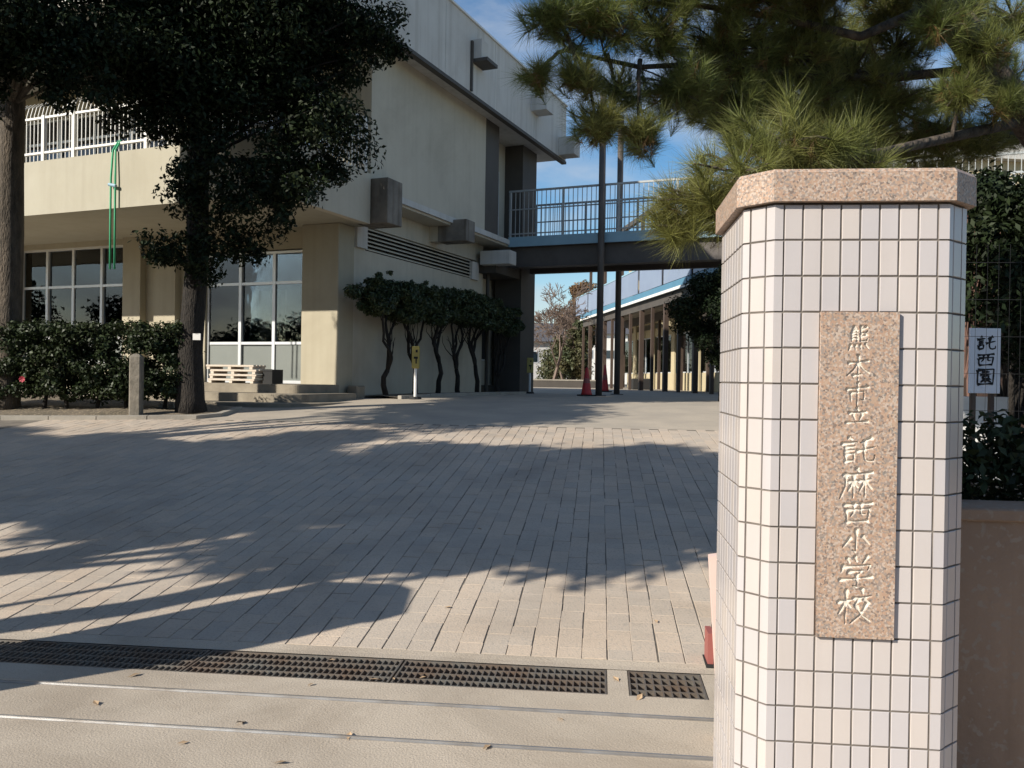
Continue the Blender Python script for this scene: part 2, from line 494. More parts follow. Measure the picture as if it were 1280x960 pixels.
tag(sheet('edge_strip', [-9.5, 3.5], [VGF, 4.2, 4.26], .002, M['apron']), kind='structure', label='concrete strip behind the drain channel')
V_PAVE = 12.0
yard = sheet('yard', [-30, -6, -4, -2, 0, 2, 6, 20], [V_PAVE] + [x for x in VS_ALL if V_PAVE + .1 < x <= 60], .0, M['yard'])
tag(yard, kind='structure', label='plain sunlit concrete yard in front of the school')

# brick paving
pave = sheet('brick_paving', [-11, 3.6], [4.26] + [4.2 + .3 * i for i in range(1, 27)], -.0045, M['joint'])
tag(pave, kind='structure', label='brick paved ramp running from the gate to the school')
BW, BL = .128, .256
rnd = random.Random(4)


def brick_box(b_, dz=0., frac=1.):
    e, t = .002, .0022
    x, y = BW / 2 - .0021, BL / 2 * frac - .0023
    vs = [(-x, -y, -.03), (x, -y, -.03), (x, y, -.03), (-x, y, -.03), (-x, -y, -t + dz), (x, -y, -t + dz), (x, y, -t + dz), (-x, y, -t + dz),
          (-x + e, -y + .001, dz), (x - e, -y + .001, dz), (x - e, y - .001, dz), (-x + e, y - .001, dz)]
    fs = [(8, 9, 10, 11)]
    for o in (0, 4):
        for i in range(4): fs.append((o + i, o + (i + 1) % 4, o + 4 + (i + 1) % 4, o + 4 + i))
    return b_.add(vs, fs)


bm_ = MB(); brick_box(bm_)
brick_me = bm_.mesh('brick', M['brick'])
bb = MB()
spots = []
for j in range(31):
    v = 4.27 + BL / 2 + j * BL
    if v > V_PAVE - .1: break
    for i in range(-62, 27):
        a = i * BW + rnd.gauss(0, .0022)
        voff = (BL / 2 if i % 2 else 0)
        spots.append((a, v + voff * .96 + rnd.gauss(0, .0015), rnd.gauss(0, .0009), rnd.gauss(0, .004)))


def px_of(p):
    q = MV @ (np.array(p) - CAM)
    return 640 + F_PX * q[0] / q[2], 480 + F_PX * q[1] / q[2]


def in_view(p):
    x, y = px_of(p)
    return -30 < x < 905 and y < 960


vis = [s_ for s_ in spots if in_view(tuple(av(s_[0], s_[1])[:2]) + (g(s_[1]),))]
near = set(sorted(vis, key=lambda s_: s_[1])[:276])
SL = math.atan(.095)
for s_ in spots:
    a, v, dz, tl = s_
    p = av(a, v)
    z = g(v) + dz
    sl_ = math.atan((g(v + .1) - g(v - .1)) / .2)
    if s_ in near:
        o = new_obj('brick', brick_me, None, pave)
        o.location = (p[0], p[1], z)
        o.rotation_euler = (sl_ + tl * .3, tl * .3, -YC)
    else:
        t = MB(); brick_box(t)
        for q in range(len(t.v)):
            x, y, zz = t.v[q]
            w = av(a + x, v + y)
            t.v[q] = (w[0], w[1], z + zz + y * math.tan(sl_) + x * tl * .3)
        bb.add(t.v, t.f)
hb = MB(); brick_box(hb, 0., .5)
half_me = hb.mesh('brick', M['brick'])
for i in range(-62, 27):
    if i % 2:
        p = av(i * BW, 4.27 + BL / 4 - .004)
        if in_view(tuple(p[:2]) + (0.,)):
            o = new_obj('brick', half_me, None, pave); o.location = (p[0], p[1], g(4.27 + BL / 4)); o.rotation_euler = (SL, 0, -YC)
        else:
            bb.add([tuple(av(i * BW + x, 4.27 + BL / 4 - .004 + y)[:2]) + (g(4.27 + BL / 4) + z + y * .095,) for x, y, z in hb.v], hb.f)
tag(bb.build('bricks', M['brick_i'], pave), kind='stuff')

# soil bed with its kerb, left
bed = MB()
pts = [gpt(-160, 520), gpt(0, 525), gpt(120, 525), gpt(246, 524)]
bk = [(-5.0, 14.4), (-7, 15.5), (-9, 16.5), (-11.5, 17.5)]
ring = [(p[0], p[1]) for p in pts] + [(-4.45, 13.2), (-4.5, 14.0)] + bk
cx, cy = np.mean([q[0] for q in ring]), np.mean([q[1] for q in ring])
N = 9
vl, fl = [], []
rb = random.Random(2)
for k in range(N + 1):
    t = k / N
    for q in ring:
        x, y = q[0] + (cx - q[0]) * t, q[1] + (cy - q[1]) * t
        vl.append((x, y, gz(x, y) + .02 + (0 if k == 0 else .05 * min(1, t * 3) + rb.uniform(-.02, .02))))
n_ = len(ring)
for k in range(N):
    for i in range(n_): fl.append((k * n_ + i, k * n_ + (i + 1) % n_, (k + 1) * n_ + (i + 1) % n_, (k + 1) * n_ + i))
bed.add(vl, fl)
soil = tag(bed.build('soil_bed', M['soil'], smooth=True), kind='structure', label='bare earth planting bed under the hedge and trees')
kb = MB()
fr = [pts[0], pts[1], pts[2], pts[3], np.array([-4.40, 12.9, 0]), np.array([-4.4, 13.9, 0])]
for p, q in zip(fr[:-1], fr[1:]):
    d = (q - p)[:2]; L = np.hypot(*d); d /= L; nn = np.array([-d[1], d[0]])
    m_ = max(1, int(L / .6))
    for i in range(m_):
        s0, s1 = p[:2] + d * (L * i / m_ + .006), p[:2] + d * (L * (i + 1) / m_ - .006)
        k_ = MB()
        for z0, z1 in ((-.1, .055),):
            cs = [s0, s1, s1 - nn * -.1, s0 - nn * -.1]
            vs_ = [(c_[0], c_[1], gz(*c_) + z0) for c_ in cs] + [(c_[0], c_[1], gz(*c_) + z1) for c_ in cs]
            k_.add(vs_, [(0, 3, 2, 1), (4, 5, 6, 7), (0, 1, 5, 4), (1, 2, 6, 5), (2, 3, 7, 6), (3, 0, 4, 7)])
        k_.build('kerb_stone', M['kerb'], soil)

# ------------------------------------------------------------------ gate rails and drain
for v, lab in ((3.575, 'thin steel gate rail set in concrete beside the drain grates'),
               (3.205, 'thin steel gate rail set in concrete away from the drain grates')):
    b = MB()
    for dv, z in ((-.011, .004), (.008, .004)):
        p0, p1 = av(-9, v + dv), av(1.6, v + dv)
        q0, q1 = av(-9, v + dv + .004), av(1.6, v + dv + .004)
    b.box(-9, 2.2, v - .011, v + .011, -.02, .0035)
    b.box(-9, 2.2, v - .004, v + .004, .0035, .011)
    o = b.build('gate_rail', M['steel'])
    o.rotation_euler = (0, 0, -YC)
    tag(o, lab, 'rail', 'sliding gate rails')

ch = MB()
for a0, a1 in ((-8.2, .06), (.155, .505)):
    ch.box(a0, a1, VGN, VGF, -.42, -.4)
    ch.box(a0, a1, VGN - .02, VGN, -.42, -.004); ch.box(a0, a1, VGF, VGF + .02, -.42, -.004)
    ch.box(a0 - .02, a0, VGN, VGF, -.42, -.004); ch.box(a1, a1 + .02, VGN, VGF, -.42, -.004)
o = ch.build('drain_channel', M['pit']); o.rotation_euler = (0, 0, -YC)
tag(o, kind='structure', label='dark drain channel below the grates')


def make_grate(a0, a1, nc, nrow, skew=0.):
    """steel grating between the channel walls; long flats along a, cross rods along v"""
    root = thing('drain_grate', tuple(av((a0 + a1) / 2, (VGN + VGF) / 2)), -YC, 'x', 'drain grate')
    L, W = (a1 - a0) / 2 - .003, (VGF - VGN) / 2 - .004
    fr_ = MB()
    for y0, y1 in ((-W, -W + .009), (W - .009, W)): fr_.box(-L, L, y0, y1, -.035, -.001)
    for x0, x1 in ((-L, -L + .009), (L - .009, L)): fr_.box(x0, x1, -W + .009, W - .009, -.035, -.0015)
    fr_.build('frame', M['grate'], root)
    for r_ in range(1, nrow):
        y = -W + 2 * W * r_ / nrow
        MB().box(-L + .009, L - .009, y - .004, y + .004, -.03, -.003).build('flat_bar', M['grate'], root)
    cb = MB()
    for c_ in range(1, nc):
        x = -L + 2 * L * c_ / nc
        cb.box(x - .0035, x + .0035, -W + .009, W - .009, -.026, -.005)
    tag(cb.build('cross_bars', M['grate'], root), kind='stuff')
    return root


a = .06
k = 0
first = None
while a > -5.8:
    if first is None:
        first = o = make_grate(a - .995, a, 32, 4)
    else:
        o = copy_tree(first)
        o.location = tuple(av(a - .4975, (VGN + VGF) / 2))
    o['label'] = 'long steel drain grate in the row of gratings across the entrance'
    o['group'] = 'drain grates across the entrance'
    a -= 1.0
o = make_grate(.155, .505, 9, 4)
o['label'] = 'short square sump grate beside the tiled gate pillar'

# ------------------------------------------------------------------ carved and painted characters (stroke skeletons on a 100 x 100 grid, y down)
GL = {
    'kuma': [[(30, 5), (22, 18), (40, 17)], [(36, 12), (44, 20)], [(24, 26), (24, 58)], [(24, 26), (44, 26), (44, 60), (38, 56)],
             [(25, 36), (43, 36)], [(25, 46), (43, 46)], [(74, 8), (56, 17)], [(56, 6), (56, 28), (78, 28), (79, 21)],
             [(75, 36), (56, 44)], [(56, 34), (56, 58), (80, 58), (81, 50)], [(20, 72), (13, 90)], [(38, 74), (40, 88)],
             [(56, 74), (61, 88)], [(76, 70), (88, 88)]],
    'hon': [[(15, 30), (85, 26)], [(50, 6), (50, 96)], [(48, 32), (34, 54), (10, 76)], [(52, 32), (68, 54), (92, 72)], [(34, 76), (66, 74)]],
    'shi': [[(50, 4), (53, 15)], [(10, 26), (90, 21)], [(24, 42), (25, 78)], [(24, 42), (76, 38), (75, 76), (67, 71)], [(50, 22), (50, 97)]],
    'ritsu': [[(48, 4), (54, 19)], [(18, 31), (82, 27)], [(34, 42), (42, 70)], [(68, 40), (58, 72)], [(8, 85), (92, 81)]],
    'taku': [[(22, 4), (32, 11)], [(4, 24), (46, 19)], [(14, 36), (40, 33)], [(14, 48), (40, 45)], [(14, 60), (15, 86)],
             [(14, 60), (39, 57), (37, 84)], [(15, 83), (38, 81)], [(84, 8), (56, 22)], [(48, 50), (97, 38)],
             [(68, 18), (67, 66), (72, 82), (84, 86), (97, 82), (98, 66)]],
    'ma': [[(50, 2), (56, 11)], [(12, 20), (94, 15)], [(18, 19), (17, 54), (2, 95)], [(28, 42), (54, 39)], [(41, 25), (41, 94)],
           [(40, 43), (24, 72)], [(43, 46), (54, 62)], [(58, 41), (92, 37)], [(75, 24), (75, 94)], [(73, 42), (58, 74)], [(77, 43), (97, 70)]],
    'nishi': [[(8, 14), (92, 9)], [(14, 36), (19, 90)], [(14, 36), (87, 31), (82, 90)], [(38, 12), (38, 44), (28, 62)],
              [(60, 12), (60, 50), (66, 55), (75, 52)], [(19, 84), (82, 82)]],
    'sho': [[(50, 5), (51, 92), (40, 83)], [(30, 36), (8, 70)], [(72, 32), (94, 62)]],
    'gaku': [[(24, 7), (31, 20)], [(46, 3), (51, 17)], [(80, 3), (68, 20)], [(13, 28), (7, 45)], [(12, 31), (91, 27), (83, 42)],
             [(30, 46), (70, 42), (53, 56)], [(53, 56), (55, 92), (42, 85)], [(6, 68), (96, 62)]],
    'ko': [[(4, 36), (42, 31)], [(25, 6), (25, 95)], [(24, 36), (4, 68)], [(27, 38), (41, 54)], [(70, 4), (73, 17)], [(48, 28), (97, 23)],
           [(62, 32), (49, 47)], [(80, 31), (95, 44)], [(84, 46), (67, 74), (40, 95)], [(57, 50), (74, 76), (99, 92)]],
    'en': [[(10, 6), (12, 95)], [(10, 7), (90, 5), (89, 95)], [(12, 91), (89, 90)], [(30, 21), (70, 20)], [(50, 12), (50, 34)],
           [(22, 35), (78, 33)], [(34, 44), (66, 43), (65, 58), (34, 58), (34, 44)], [(48, 58), (26, 81)], [(50, 60), (50, 84)],
           [(56, 66), (79, 82)], [(74, 60), (60, 69)]],
}


def stroke_samples(st, n=14):
    """resample a stroke to points with brush half-widths (grid units)"""
    st = [np.array((p[0] + 2 - .04 * (p[1] - 50), p[1] - .07 * (p[0] - 50)), float) for p in st]
    seg = [np.linalg.norm(q - p) for p, q in zip(st[:-1], st[1:])]
    T = sum(seg)
    n = max(4, int(T / 4))
    out = []
    for i in range(n + 1):
        d = T * i / n
        for k_, (p, q) in enumerate(zip(st[:-1], st[1:])):
            if d <= seg[k_] + 1e-6: break
            d -= seg[k_]
        pt = p + (q - p) * min(1, d / seg[k_])
        t = i / n
        w = .95 + .5 * math.exp(-(t / .14) ** 2) - .38 * math.sin(math.pi * t) * (1 if T > 45 else .3)
        if t > .7: w *= 1 + (.3 if T > 60 and len(st) == 2 and abs(st[1][1] - st[0][1]) < 14 else -.7) * (t - .7) / .3
        out.append((pt, w))
    return out


# ------------------------------------------------------------------ tiled gate pillar
FLp = P(969.1, 255, 2.375)
PW, PC, PD = .466, .074, .505
ZT = round(float(FLp[2]), 3)
HP, VP_ = .0514, .1
OUT = [(0, 0), (PW, 0), (PW + PC, PC), (PW + PC, PD + .0), (PW, PD + PC), (0, PD + PC), (-PC, PD), (-PC, PC)]   # tile faces, ccw


def offset_poly(poly, d):
    n = len(poly); res = []
    for i in range(n):
        p0, p1, p2 = (np.array(poly[(i + k_) % n], float) for k_ in (-1, 0, 1))
        e1, e2 = (p1 - p0) / np.linalg.norm(p1 - p0), (p2 - p1) / np.linalg.norm(p2 - p1)
        n1, n2 = np.array([e1[1], -e1[0]]), np.array([e2[1], -e2[0]])
        bis = n1 + n2; bis /= np.linalg.norm(bis)
        res.append(tuple(p1 + bis * d / (bis @ n1)))
    return res


def pillar_rows(): return [ZT - .0025 - VP_ * r_ for r_ in range(19)]


def tile_mesh(w, h=.0948):
    b_ = MB(); c = .0015
    x = w / 2
    vs = [(-x, .009, 0), (x, .009, 0), (x, .009, h), (-x, .009, h), (-x, c, 0), (x, c, 0), (x, c, h), (-x, c, h),
          (-x + c, 0, c), (x - c, 0, c), (x - c, 0, h - c), (-x + c, 0, h - c)]
    fs = [(8, 9, 10, 11)]
    for o_ in (0, 4):
        for i in range(4): fs.append((o_ + i, o_ + (i + 1) % 4, o_ + 4 + (i + 1) % 4, o_ + 4 + i))
    b_.add(vs, [q for q in fs])
    return b_


def corner_tile(poly, i, e1, e2, h=.0948):
    n = len(poly)
    p0, p1, p2 = (np.array(poly[(i + k_) % n], float) for k_ in (-1, 0, 1))
    a_, c_ = p1 + (p0 - p1) / np.linalg.norm(p0 - p1) * e1, p1 + (p2 - p1) / np.linalg.norm(p2 - p1) * e2
    inn = offset_poly(poly, -.009)
    q1 = np.array(inn[i])
    d1, d2 = (p1 - p0) / np.linalg.norm(p1 - p0), (p2 - p1) / np.linalg.norm(p2 - p1)
    a2, c2 = a_ + np.array([-d1[1], d1[0]]) * .009, c_ + np.array([-d2[1], d2[0]]) * .009
    b_ = MB()
    b_.prism([tuple(a_), tuple(p1), tuple(c_), tuple(c2), tuple(q1), tuple(a2)], 0, h)
    return b_


def build_pillar(root, single, plaque):
    b_ = MB(); b_.prism(offset_poly(OUT, -.0035), 0.0, ZT + .001)
    b_.build('core', M['grout'], root)
    stuff = MB()
    pr = random.Random(8)
    full = tile_mesh(HP - .005).mesh('tile', M['tile'])
    n = len(OUT)
    G = .0025
    for i in range(n):
        p, q = np.array(OUT[i]), np.array(OUT[(i + 1) % n])
        L = np.linalg.norm(q - p); d = (q - p) / L
        ang = math.atan2(d[1], d[0])
        face_single = single and i in (0, 1, 7)
        e = .0235
        k_ = int((L - 2 * e + 1e-6) / HP)
        rest = L - k_ * HP
        e0 = rest * .46; e1 = rest - e0
        for r_, zt in enumerate(pillar_rows()):
            z0 = zt - .0948
            for c_ in range(k_):
                if plaque and i == 0 and 2 <= c_ < 6 and 3 <= r_ < 12: continue
                ctr = p + d * (e0 + HP * (c_ + .5))
                if face_single and z0 > .3:
                    o_ = new_obj('tile', full, None, root)
                    o_.location = (ctr[0], ctr[1], z0)
                    o_.rotation_euler = (pr.gauss(0, .003), pr.gauss(0, .002), ang + pr.gauss(0, .005))
                else:
                    t = tile_mesh(HP - .005)
                    ca, sa = math.cos(ang), math.sin(ang)
                    stuff.add([(ctr[0] + x * ca - y * sa, ctr[1] + x * sa + y * ca, z0 + z) for x, y, z in t.v], t.f)
        OUTE[i] = (e0, e1)
    for i in range(n):
        e_prev = OUTE[(i - 1) % n][1] - G
        e_next = OUTE[i][0] - G
        cm = corner_tile(OUT, i, e_prev, e_next)
        me = None
        for r_, zt in enumerate(pillar_rows()):
            z0 = zt - .0948
            if single and i in (0, 1) and z0 > .3:
                me = me or cm.mesh('corner_tile', M['tile'])
                o_ = new_obj('corner_tile', me, None, root); o_.location = (0, 0, z0)
            else:
                stuff.add([(x, y, z + z0) for x, y, z in cm.v], cm.f)
    tag(stuff.build('tiles', M['tile_i'], root), kind='stuff')
    cpb = MB()
    o1, o2 = offset_poly(OUT, .021), offset_poly(OUT, .012)
    cpb.prism(o1, ZT + .004, ZT + .082)
    cpb.prism(o1, ZT + .0825, ZT + .094, o2)
    cpb.build('cap', M['granite'], root)


OUTE = {}
pillar = thing('gate_pillar', (FLp[0], FLp[1], 0), -YC, 'white tiled gate pillar with pink granite cap and carved name plaque', 'gate pillar')
build_pillar(pillar, True, True)

# name plaque: a slab whose face is carved in V grooves
e0 = OUTE[0][0]
PX0, PX1 = e0 + 2 * HP - .001, e0 + 6 * HP + .001
PZ1 = ZT - .0025 - 3 * VP_ + .003
PZ0 = ZT - .0025 - 12 * VP_ + .004
res = .0016
nx, nzv = int((PX1 - PX0) / res), int((PZ1 - PZ0) / res)
gx = np.linspace(0, PX1 - PX0, nx + 1); gzv = np.linspace(0, PZ1 - PZ0, nzv + 1)
XX, ZZ = np.meshgrid(gx, gzv)
depth = np.zeros_like(XX)


def carve(key, cxm, ztop, w, h, hw, dmax):
    for st in GL[key]:
        ss = stroke_samples(st)
        pts_ = [(cxm + (p_[0] - 50) / 100 * w, ztop - p_[1] / 100 * h, w_ * hw) for p_, w_ in ss]
        for (x0, z0, r0), (x1, z1, r1) in zip(pts_[:-1], pts_[1:]):
            rm = max(r0, r1) + .002
            i0, i1 = np.searchsorted(gx, [min(x0, x1) - rm, max(x0, x1) + rm])
            j0, j1 = np.searchsorted(gzv, [min(z0, z1) - rm, max(z0, z1) + rm])
            X_, Z_ = XX[j0:j1, i0:i1], ZZ[j0:j1, i0:i1]
            dx, dz = x1 - x0, z1 - z0
            t = np.clip(((X_ - x0) * dx + (Z_ - z0) * dz) / (dx * dx + dz * dz + 1e-12), 0, 1)
            dist = np.hypot(X_ - x0 - t * dx, Z_ - z0 - t * dz)
            rr = r0 + (r1 - r0) * t
            dd = np.clip(1 - (dist / rr) ** 2, 0, 1) ** .6 * dmax
            depth[j0:j1, i0:i1] = np.maximum(depth[j0:j1, i0:i1], dd)


def zpl(y, x=1070):           # height on the pillar front for a photo row
    d = ray(x, y); n_ = NV
    t = ((np.array([FLp[0], FLp[1], 0]) - CAM) @ n_) / (d @ n_)
    q = CAM + d * t
    return q[2] - PZ0, (q - np.array([FLp[0], FLp[1], 0])) @ CV - PX0


lay = [('kuma', 407, 441, 1072, .072), ('hon', 443, 477, 1071, .072), ('shi', 478, 508, 1070, .068), ('ritsu', 509, 531, 1070, .066),
       ('taku', 545, 582, 1071, .092), ('ma', 585, 624, 1069, .090), ('nishi', 626, 656, 1070, .084), ('sho', 660, 692, 1068, .082),
       ('gaku', 694, 737, 1068, .092), ('ko', 734, 780, 1066, .092)]
for key, y0, y1, xc, w in lay:
    zt_, xm = zpl(y0, xc); zb_, _ = zpl(y1, xc)
    carve(key, xm, zt_, w, zt_ - zb_, .0039 if w < .08 else .0050, .0062)
TH = .013
verts = np.stack([XX.ravel() + PX0, -TH + depth.ravel(), ZZ.ravel() + PZ0], 1)
idx = np.arange((nx + 1) * (nzv + 1)).reshape(nzv + 1, nx + 1)
faces = np.stack([idx[:-1, :-1].ravel(), idx[:-1, 1:].ravel(), idx[1:, 1:].ravel(), idx[1:, :-1].ravel()], 1)
nb_ = len(verts)
bx_ = np.array([[PX0, -TH, PZ0], [PX1, -TH, PZ0], [PX1, -TH, PZ1], [PX0, -TH, PZ1], [PX0, .006, PZ0], [PX1, .006, PZ0], [PX1, .006, PZ1], [PX0, .006, PZ1]])
bf_ = np.array([[0, 4, 5, 1], [1, 5, 6, 2], [2, 6, 7, 3], [3, 7, 4, 0]]) + nb_
fd = (depth[:-1, :-1] + depth[1:, 1:]).ravel() / 2
me = np_mesh('name_plaque', np.concatenate([verts, bx_]), np.concatenate([faces, bf_]), [M['granite'], M['carve']])
mi_ = np.zeros(len(me.polygons), dtype=np.int32)
mi_[:len(fd)] = fd > .0028
me.polygons.foreach_set('material_index', mi_)
o = new_obj('name_plaque', me, None, pillar)
o['label'] = 'pink granite plaque carved with a vertical line of ten characters'

# the matching pillar across the opening (its shadow falls over the drain)
lp = av(-4.24, 2.44)
OUTE2 = dict(OUTE)
pl2 = thing('gate_pillar', (lp[0], lp[1], 0), -YC, 'matching plain tiled gate pillar on the far side of the opening', 'gate pillar')
build_pillar(pl2, False, False)

# gate stop and the end post of the opened sliding gate
gs = thing('gate_stop', tuple(av(.592, 4.28)) , -YC, 'small red and black gate stop on the paving behind the tiled pillar', 'gate stop')
MB().box(-.05, .03, -.06, .1, 0.005, .02).build('base_plate', M['rubber'], gs)
MB().cbox(-.012, .05, -.04, .08, .02, .19, .006).build('stop_block', M['rubber'], gs)
b = MB(); b.box(-.042, -.014, -.045, .085, .02, .17); b.build('red_face', M['red_paint'], gs)
ge = thing('gate_end_post', tuple(av(.488, 3.39)), -YC, 'pale pink end post of the opened sliding gate behind the tiled pillar', 'gate')
b = MB()
b.add([(.0, -.02, .02), (.06, -.02, .02), (.06, .03, .02), (.0, .03, .02), (-.05, -.02, .72), (.06, -.02, .74), (.06, .03, .74), (-.05, .03, .72)],
      [(0, 3, 2, 1), (4, 5, 6, 7), (0, 1, 5, 4), (1, 2, 6, 5), (2, 3, 7, 6), (3, 0, 4, 7)])
b.build('post', M['pinkwhite'], ge)
MB().box(.03, .9, -.012, .022, .1, .16).build('bottom_rail', M['pinkwhite'], ge)
b = MB(); b.tube([(.05, .06, .045), (.05, -.04, .045)], .04, 12); b.build('wheel', M['rubber'], ge)

# ------------------------------------------------------------------ low wall right of the pillar
lw = thing('low_wall', tuple(av(1.03, 2.95)), -YC, 'low brown rendered wall running from the tiled pillar', 'wall')
MB().box(0, 4.8, 0, .18, 0, .955).build('wall_body', M['lowwall'], lw)
MB().cbox(0, 4.8, -.02, .20, .957, 1.0, .006).build('coping', M['lowwall'], lw)

# ------------------------------------------------------------------ school building (local x = out of the side wall, y = back along it, z = height)
school = thing('school_building', (KB[0], KB[1], 0), -YA, 'cream two storey school building with long balcony and louvred side wall', 'building')


def bpart(name, m, *boxes, parent=None, label=None, ch=0):
    b_ = MB()
    for q in boxes:
        if ch: b_.cbox(*q, ch)
        else: b_.box(*q)
    o_ = b_.build(name, m, parent or school)
    if label: o_['label'] = label
    return o_


ZF, ZS, ZR0, ZR1 = 1.235, 4.40, 7.98, 9.57
SL_ = -15.0
# ground floor
bpart('column', M['column'], (-.87, 0, 0, .55, .8, ZS), ch=.015, label='corner column half in the balcony shadow')
bpart('side_wall', M['wall_side'], (-.25, -.04, .552, 6.75, .8, 4.0), (-.25, -.04, .552, 1.0, 4.0, 4.95), (-.25, -.04, 6.35, 6.75, 4.0, 4.95),
      (-.25, -.04, 1.0, 6.35, 4.5, 4.95))
bpart('louvre_end', M['fascia'], (-.05, .03, .6, .98, 4.02, 4.48))
bpart('louvre_end', M['fascia'], (-.05, .03, 5.95, 6.35, 3.98, 4.44))
bpart('louvre_back', M['black'], (-.24, -.2, 1.0, 6.35, 4.0, 4.5))
for k in range(6):
    z = 4.02 + k * .083
    b = MB()
    b.add([(-.16, 1.0, z + .055), (-.02, 1.0, z - .005), (-.02, 1.0, z + .02), (-.16, 1.0, z + .08),
           (-.16, 5.95, z + .055), (-.02, 5.95, z - .005), (-.02, 5.95, z + .02), (-.16, 5.95, z + .08)],
          [(0, 1, 2, 3), (7, 6, 5, 4), (0, 4, 5, 1), (1, 5, 6, 2), (2, 6, 7, 3), (3, 7, 4, 0)])
    b.build('louvre_slat', M['wall_side'], school)
bpart('side_wall', M['wall_side'], (-.6, -.45, 6.75, 9.3, .8, 4.6), label='recessed rear bay of the side wall')
w_ = bpart('window', M['alu'], (-.45, -.42, 7.5, 8.0, 1.9, 3.2))
bpart('pane', M['black'], (-.42, -.415, 7.54, 7.96, 1.94, 3.16), parent=w_)
bpart('column', M['dark_paint'], (-.3, .5, 8.15, 9.2, .8, 7.97), label='dark rear column from ground to roof')
bpart('column', M['dark_paint'], (-.2, .545, 5.57, 6.38, 5.0, 7.975), label='dark upper column beside the side door')
# front, ground floor
bpart('pilaster', M['column'], (-4.8, -4.2, .05, .5, .8, ZS)); bpart('pilaster', M['column'], (-5.72, -5.2, .05, .5, .8, ZS))
bpart('pilaster', M['column'], (-10.0, -9.2, .05, .5, .8, ZS))
bpart('front_wall', M['column'], (-5.2, -4.8, .22, .5, .8, ZS), (-3.5, -.87, .2, .5, 3.98, ZS), (-4.2, -3.5, .2, .5, .8, ZS),
      (-9.2, -5.72, .2, .5, 4.28, ZS), (-9.2, -5.72, .2, .5, .8, 1.6), (SL_, -10, .2, .5, .8, 1.6), (SL_, -10, .2, .5, 4.28, ZS))


def window_bay(x0, x1, z0, z1, xs, zs, opaque, y=.30, curtain=None):
    """aluminium framed window: mullions at xs, rails at zs; opaque = set of (col,row) with frosted panes"""
    wo = bpart('window', M['alu'], (x0, x1, y - .05, y + .05, z0, z0 + .06), (x0, x1, y - .05, y + .05, z1 - .05, z1),
               (x0, x0 + .05, y - .049, y + .049, z0 + .06, z1 - .05), (x1 - .05, x1, y - .049, y + .049, z0 + .06, z1 - .05))
    for x in xs: bpart('mullion', M['alu'], (x - .035, x + .035, y - .045, y + .045, z0 + .06, z1 - .05), parent=wo)
    X = [x0 + .05] + list(xs) + [x1 - .05]
    Z = [z0 + .06] + list(zs) + [z1 - .05]
    for i in range(len(X) - 1):
        for zz in zs:
            bpart('rail', M['alu'], (X[i] + .03, X[i + 1] - .03, y - .04, y + .04, zz - .028, zz + .028), parent=wo)
        for j in range(len(Z) - 1):
            m_ = M['frost'] if (i, j) in opaque else M['glass']
            yy = y + (.012 if i % 2 else -.012)
            bpart('pane', m_, (X[i] + .01, X[i + 1] - .01, yy - .003, yy + .003, Z[j], Z[j + 1]), parent=wo)
    return wo


window_bay(-3.5, -.875, ZF, 3.95, (-2.62, -1.75), (2.06, 3.30), {(0, 0), (1, 0), (2, 0)})
window_bay(-9.2, -5.72, 1.6, 4.28, (-8.35, -7.5, -6.6), (2.2, 3.38), {(0, 0), (1, 0), (2, 0), (3, 0)})
window_bay(SL_, -10.0, 1.6, 4.28, (-13.6, -12.4, -11.2), (2.2, 3.38), set())
bpart('curtain', M['curtain'], (-2.5, -1.8, .7, .73, 1.9, 3.2)); bpart('curtain', M['curtain'], (-3.45, -2.9, .9, .93, 1.9, 3.0))
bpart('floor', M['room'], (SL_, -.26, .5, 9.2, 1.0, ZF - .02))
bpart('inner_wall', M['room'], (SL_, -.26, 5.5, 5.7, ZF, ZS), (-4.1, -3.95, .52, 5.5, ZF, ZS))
# balcony and upper slab
bpart('balcony_slab', M['wall'], (SL_, .53, -2.40, .56, ZS, ZS + .16))
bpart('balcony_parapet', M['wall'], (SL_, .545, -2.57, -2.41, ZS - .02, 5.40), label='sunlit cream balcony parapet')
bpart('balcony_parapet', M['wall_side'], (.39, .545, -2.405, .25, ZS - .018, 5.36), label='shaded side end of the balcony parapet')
bpart('upper_floor', M['wall_side'], (SL_, .535, .56, 7.9, 4.95, 5.09), (SL_, -.3, 7.9, 9.3, 4.95, 5.09), (SL_, -.26, .52, 1.0, ZS, 4.95))
bpart('slab_edge', M['fascia'], (.5, .60, 1.0, 7.7, 5.0, 5.13))
bpart('upper_side_wall', M['wall_side'], (.3, .54, .25, 5.57, 5.13, ZR0))
bpart('recess_wall', M['wall_side'], (-.25, -.05, 6.38, 8.15, 5.09, ZR0))
w_ = bpart('side_door', M['alu'], (-.05, -.02, 6.5, 7.7, 5.1, 7.15))
bpart('pane', M['glass'], (-.02, -.012, 6.56, 7.07, 5.9, 7.09), parent=w_); bpart('pane', M['glass'], (-.02, -.012, 7.13, 7.64, 5.9, 7.09), parent=w_)
bpart('beam_end', M['concrete'], (.25, .93, .262, .82, ZS - .01, 5.27), ch=.012)
bpart('beam_end', M['concrete'], (.2, .95, 3.7, 4.15, 4.58, 5.08), ch=.012)
bpart('beam', M['wall_side'], (-.04, .5, 3.72, 4.13, 4.6, 4.948))
bpart('beam_end', M['fascia'], (.1, .95, 6.25, 6.7, 4.38, 4.74), ch=.012)
bpart('beam_end', M['fascia'], (-.1, .9, 7.75, 8.13, 4.6, 5.25), ch=.012)
bpart('beam', M['dark_paint'], (-.5, .45, 6.5, 8.15, 4.2, 4.6))
b = MB(); b.tube([(.02, 6.95, .9), (.02, 6.95, 4.6)], .05, 10); b.build('downpipe', M['dark_paint'], school)
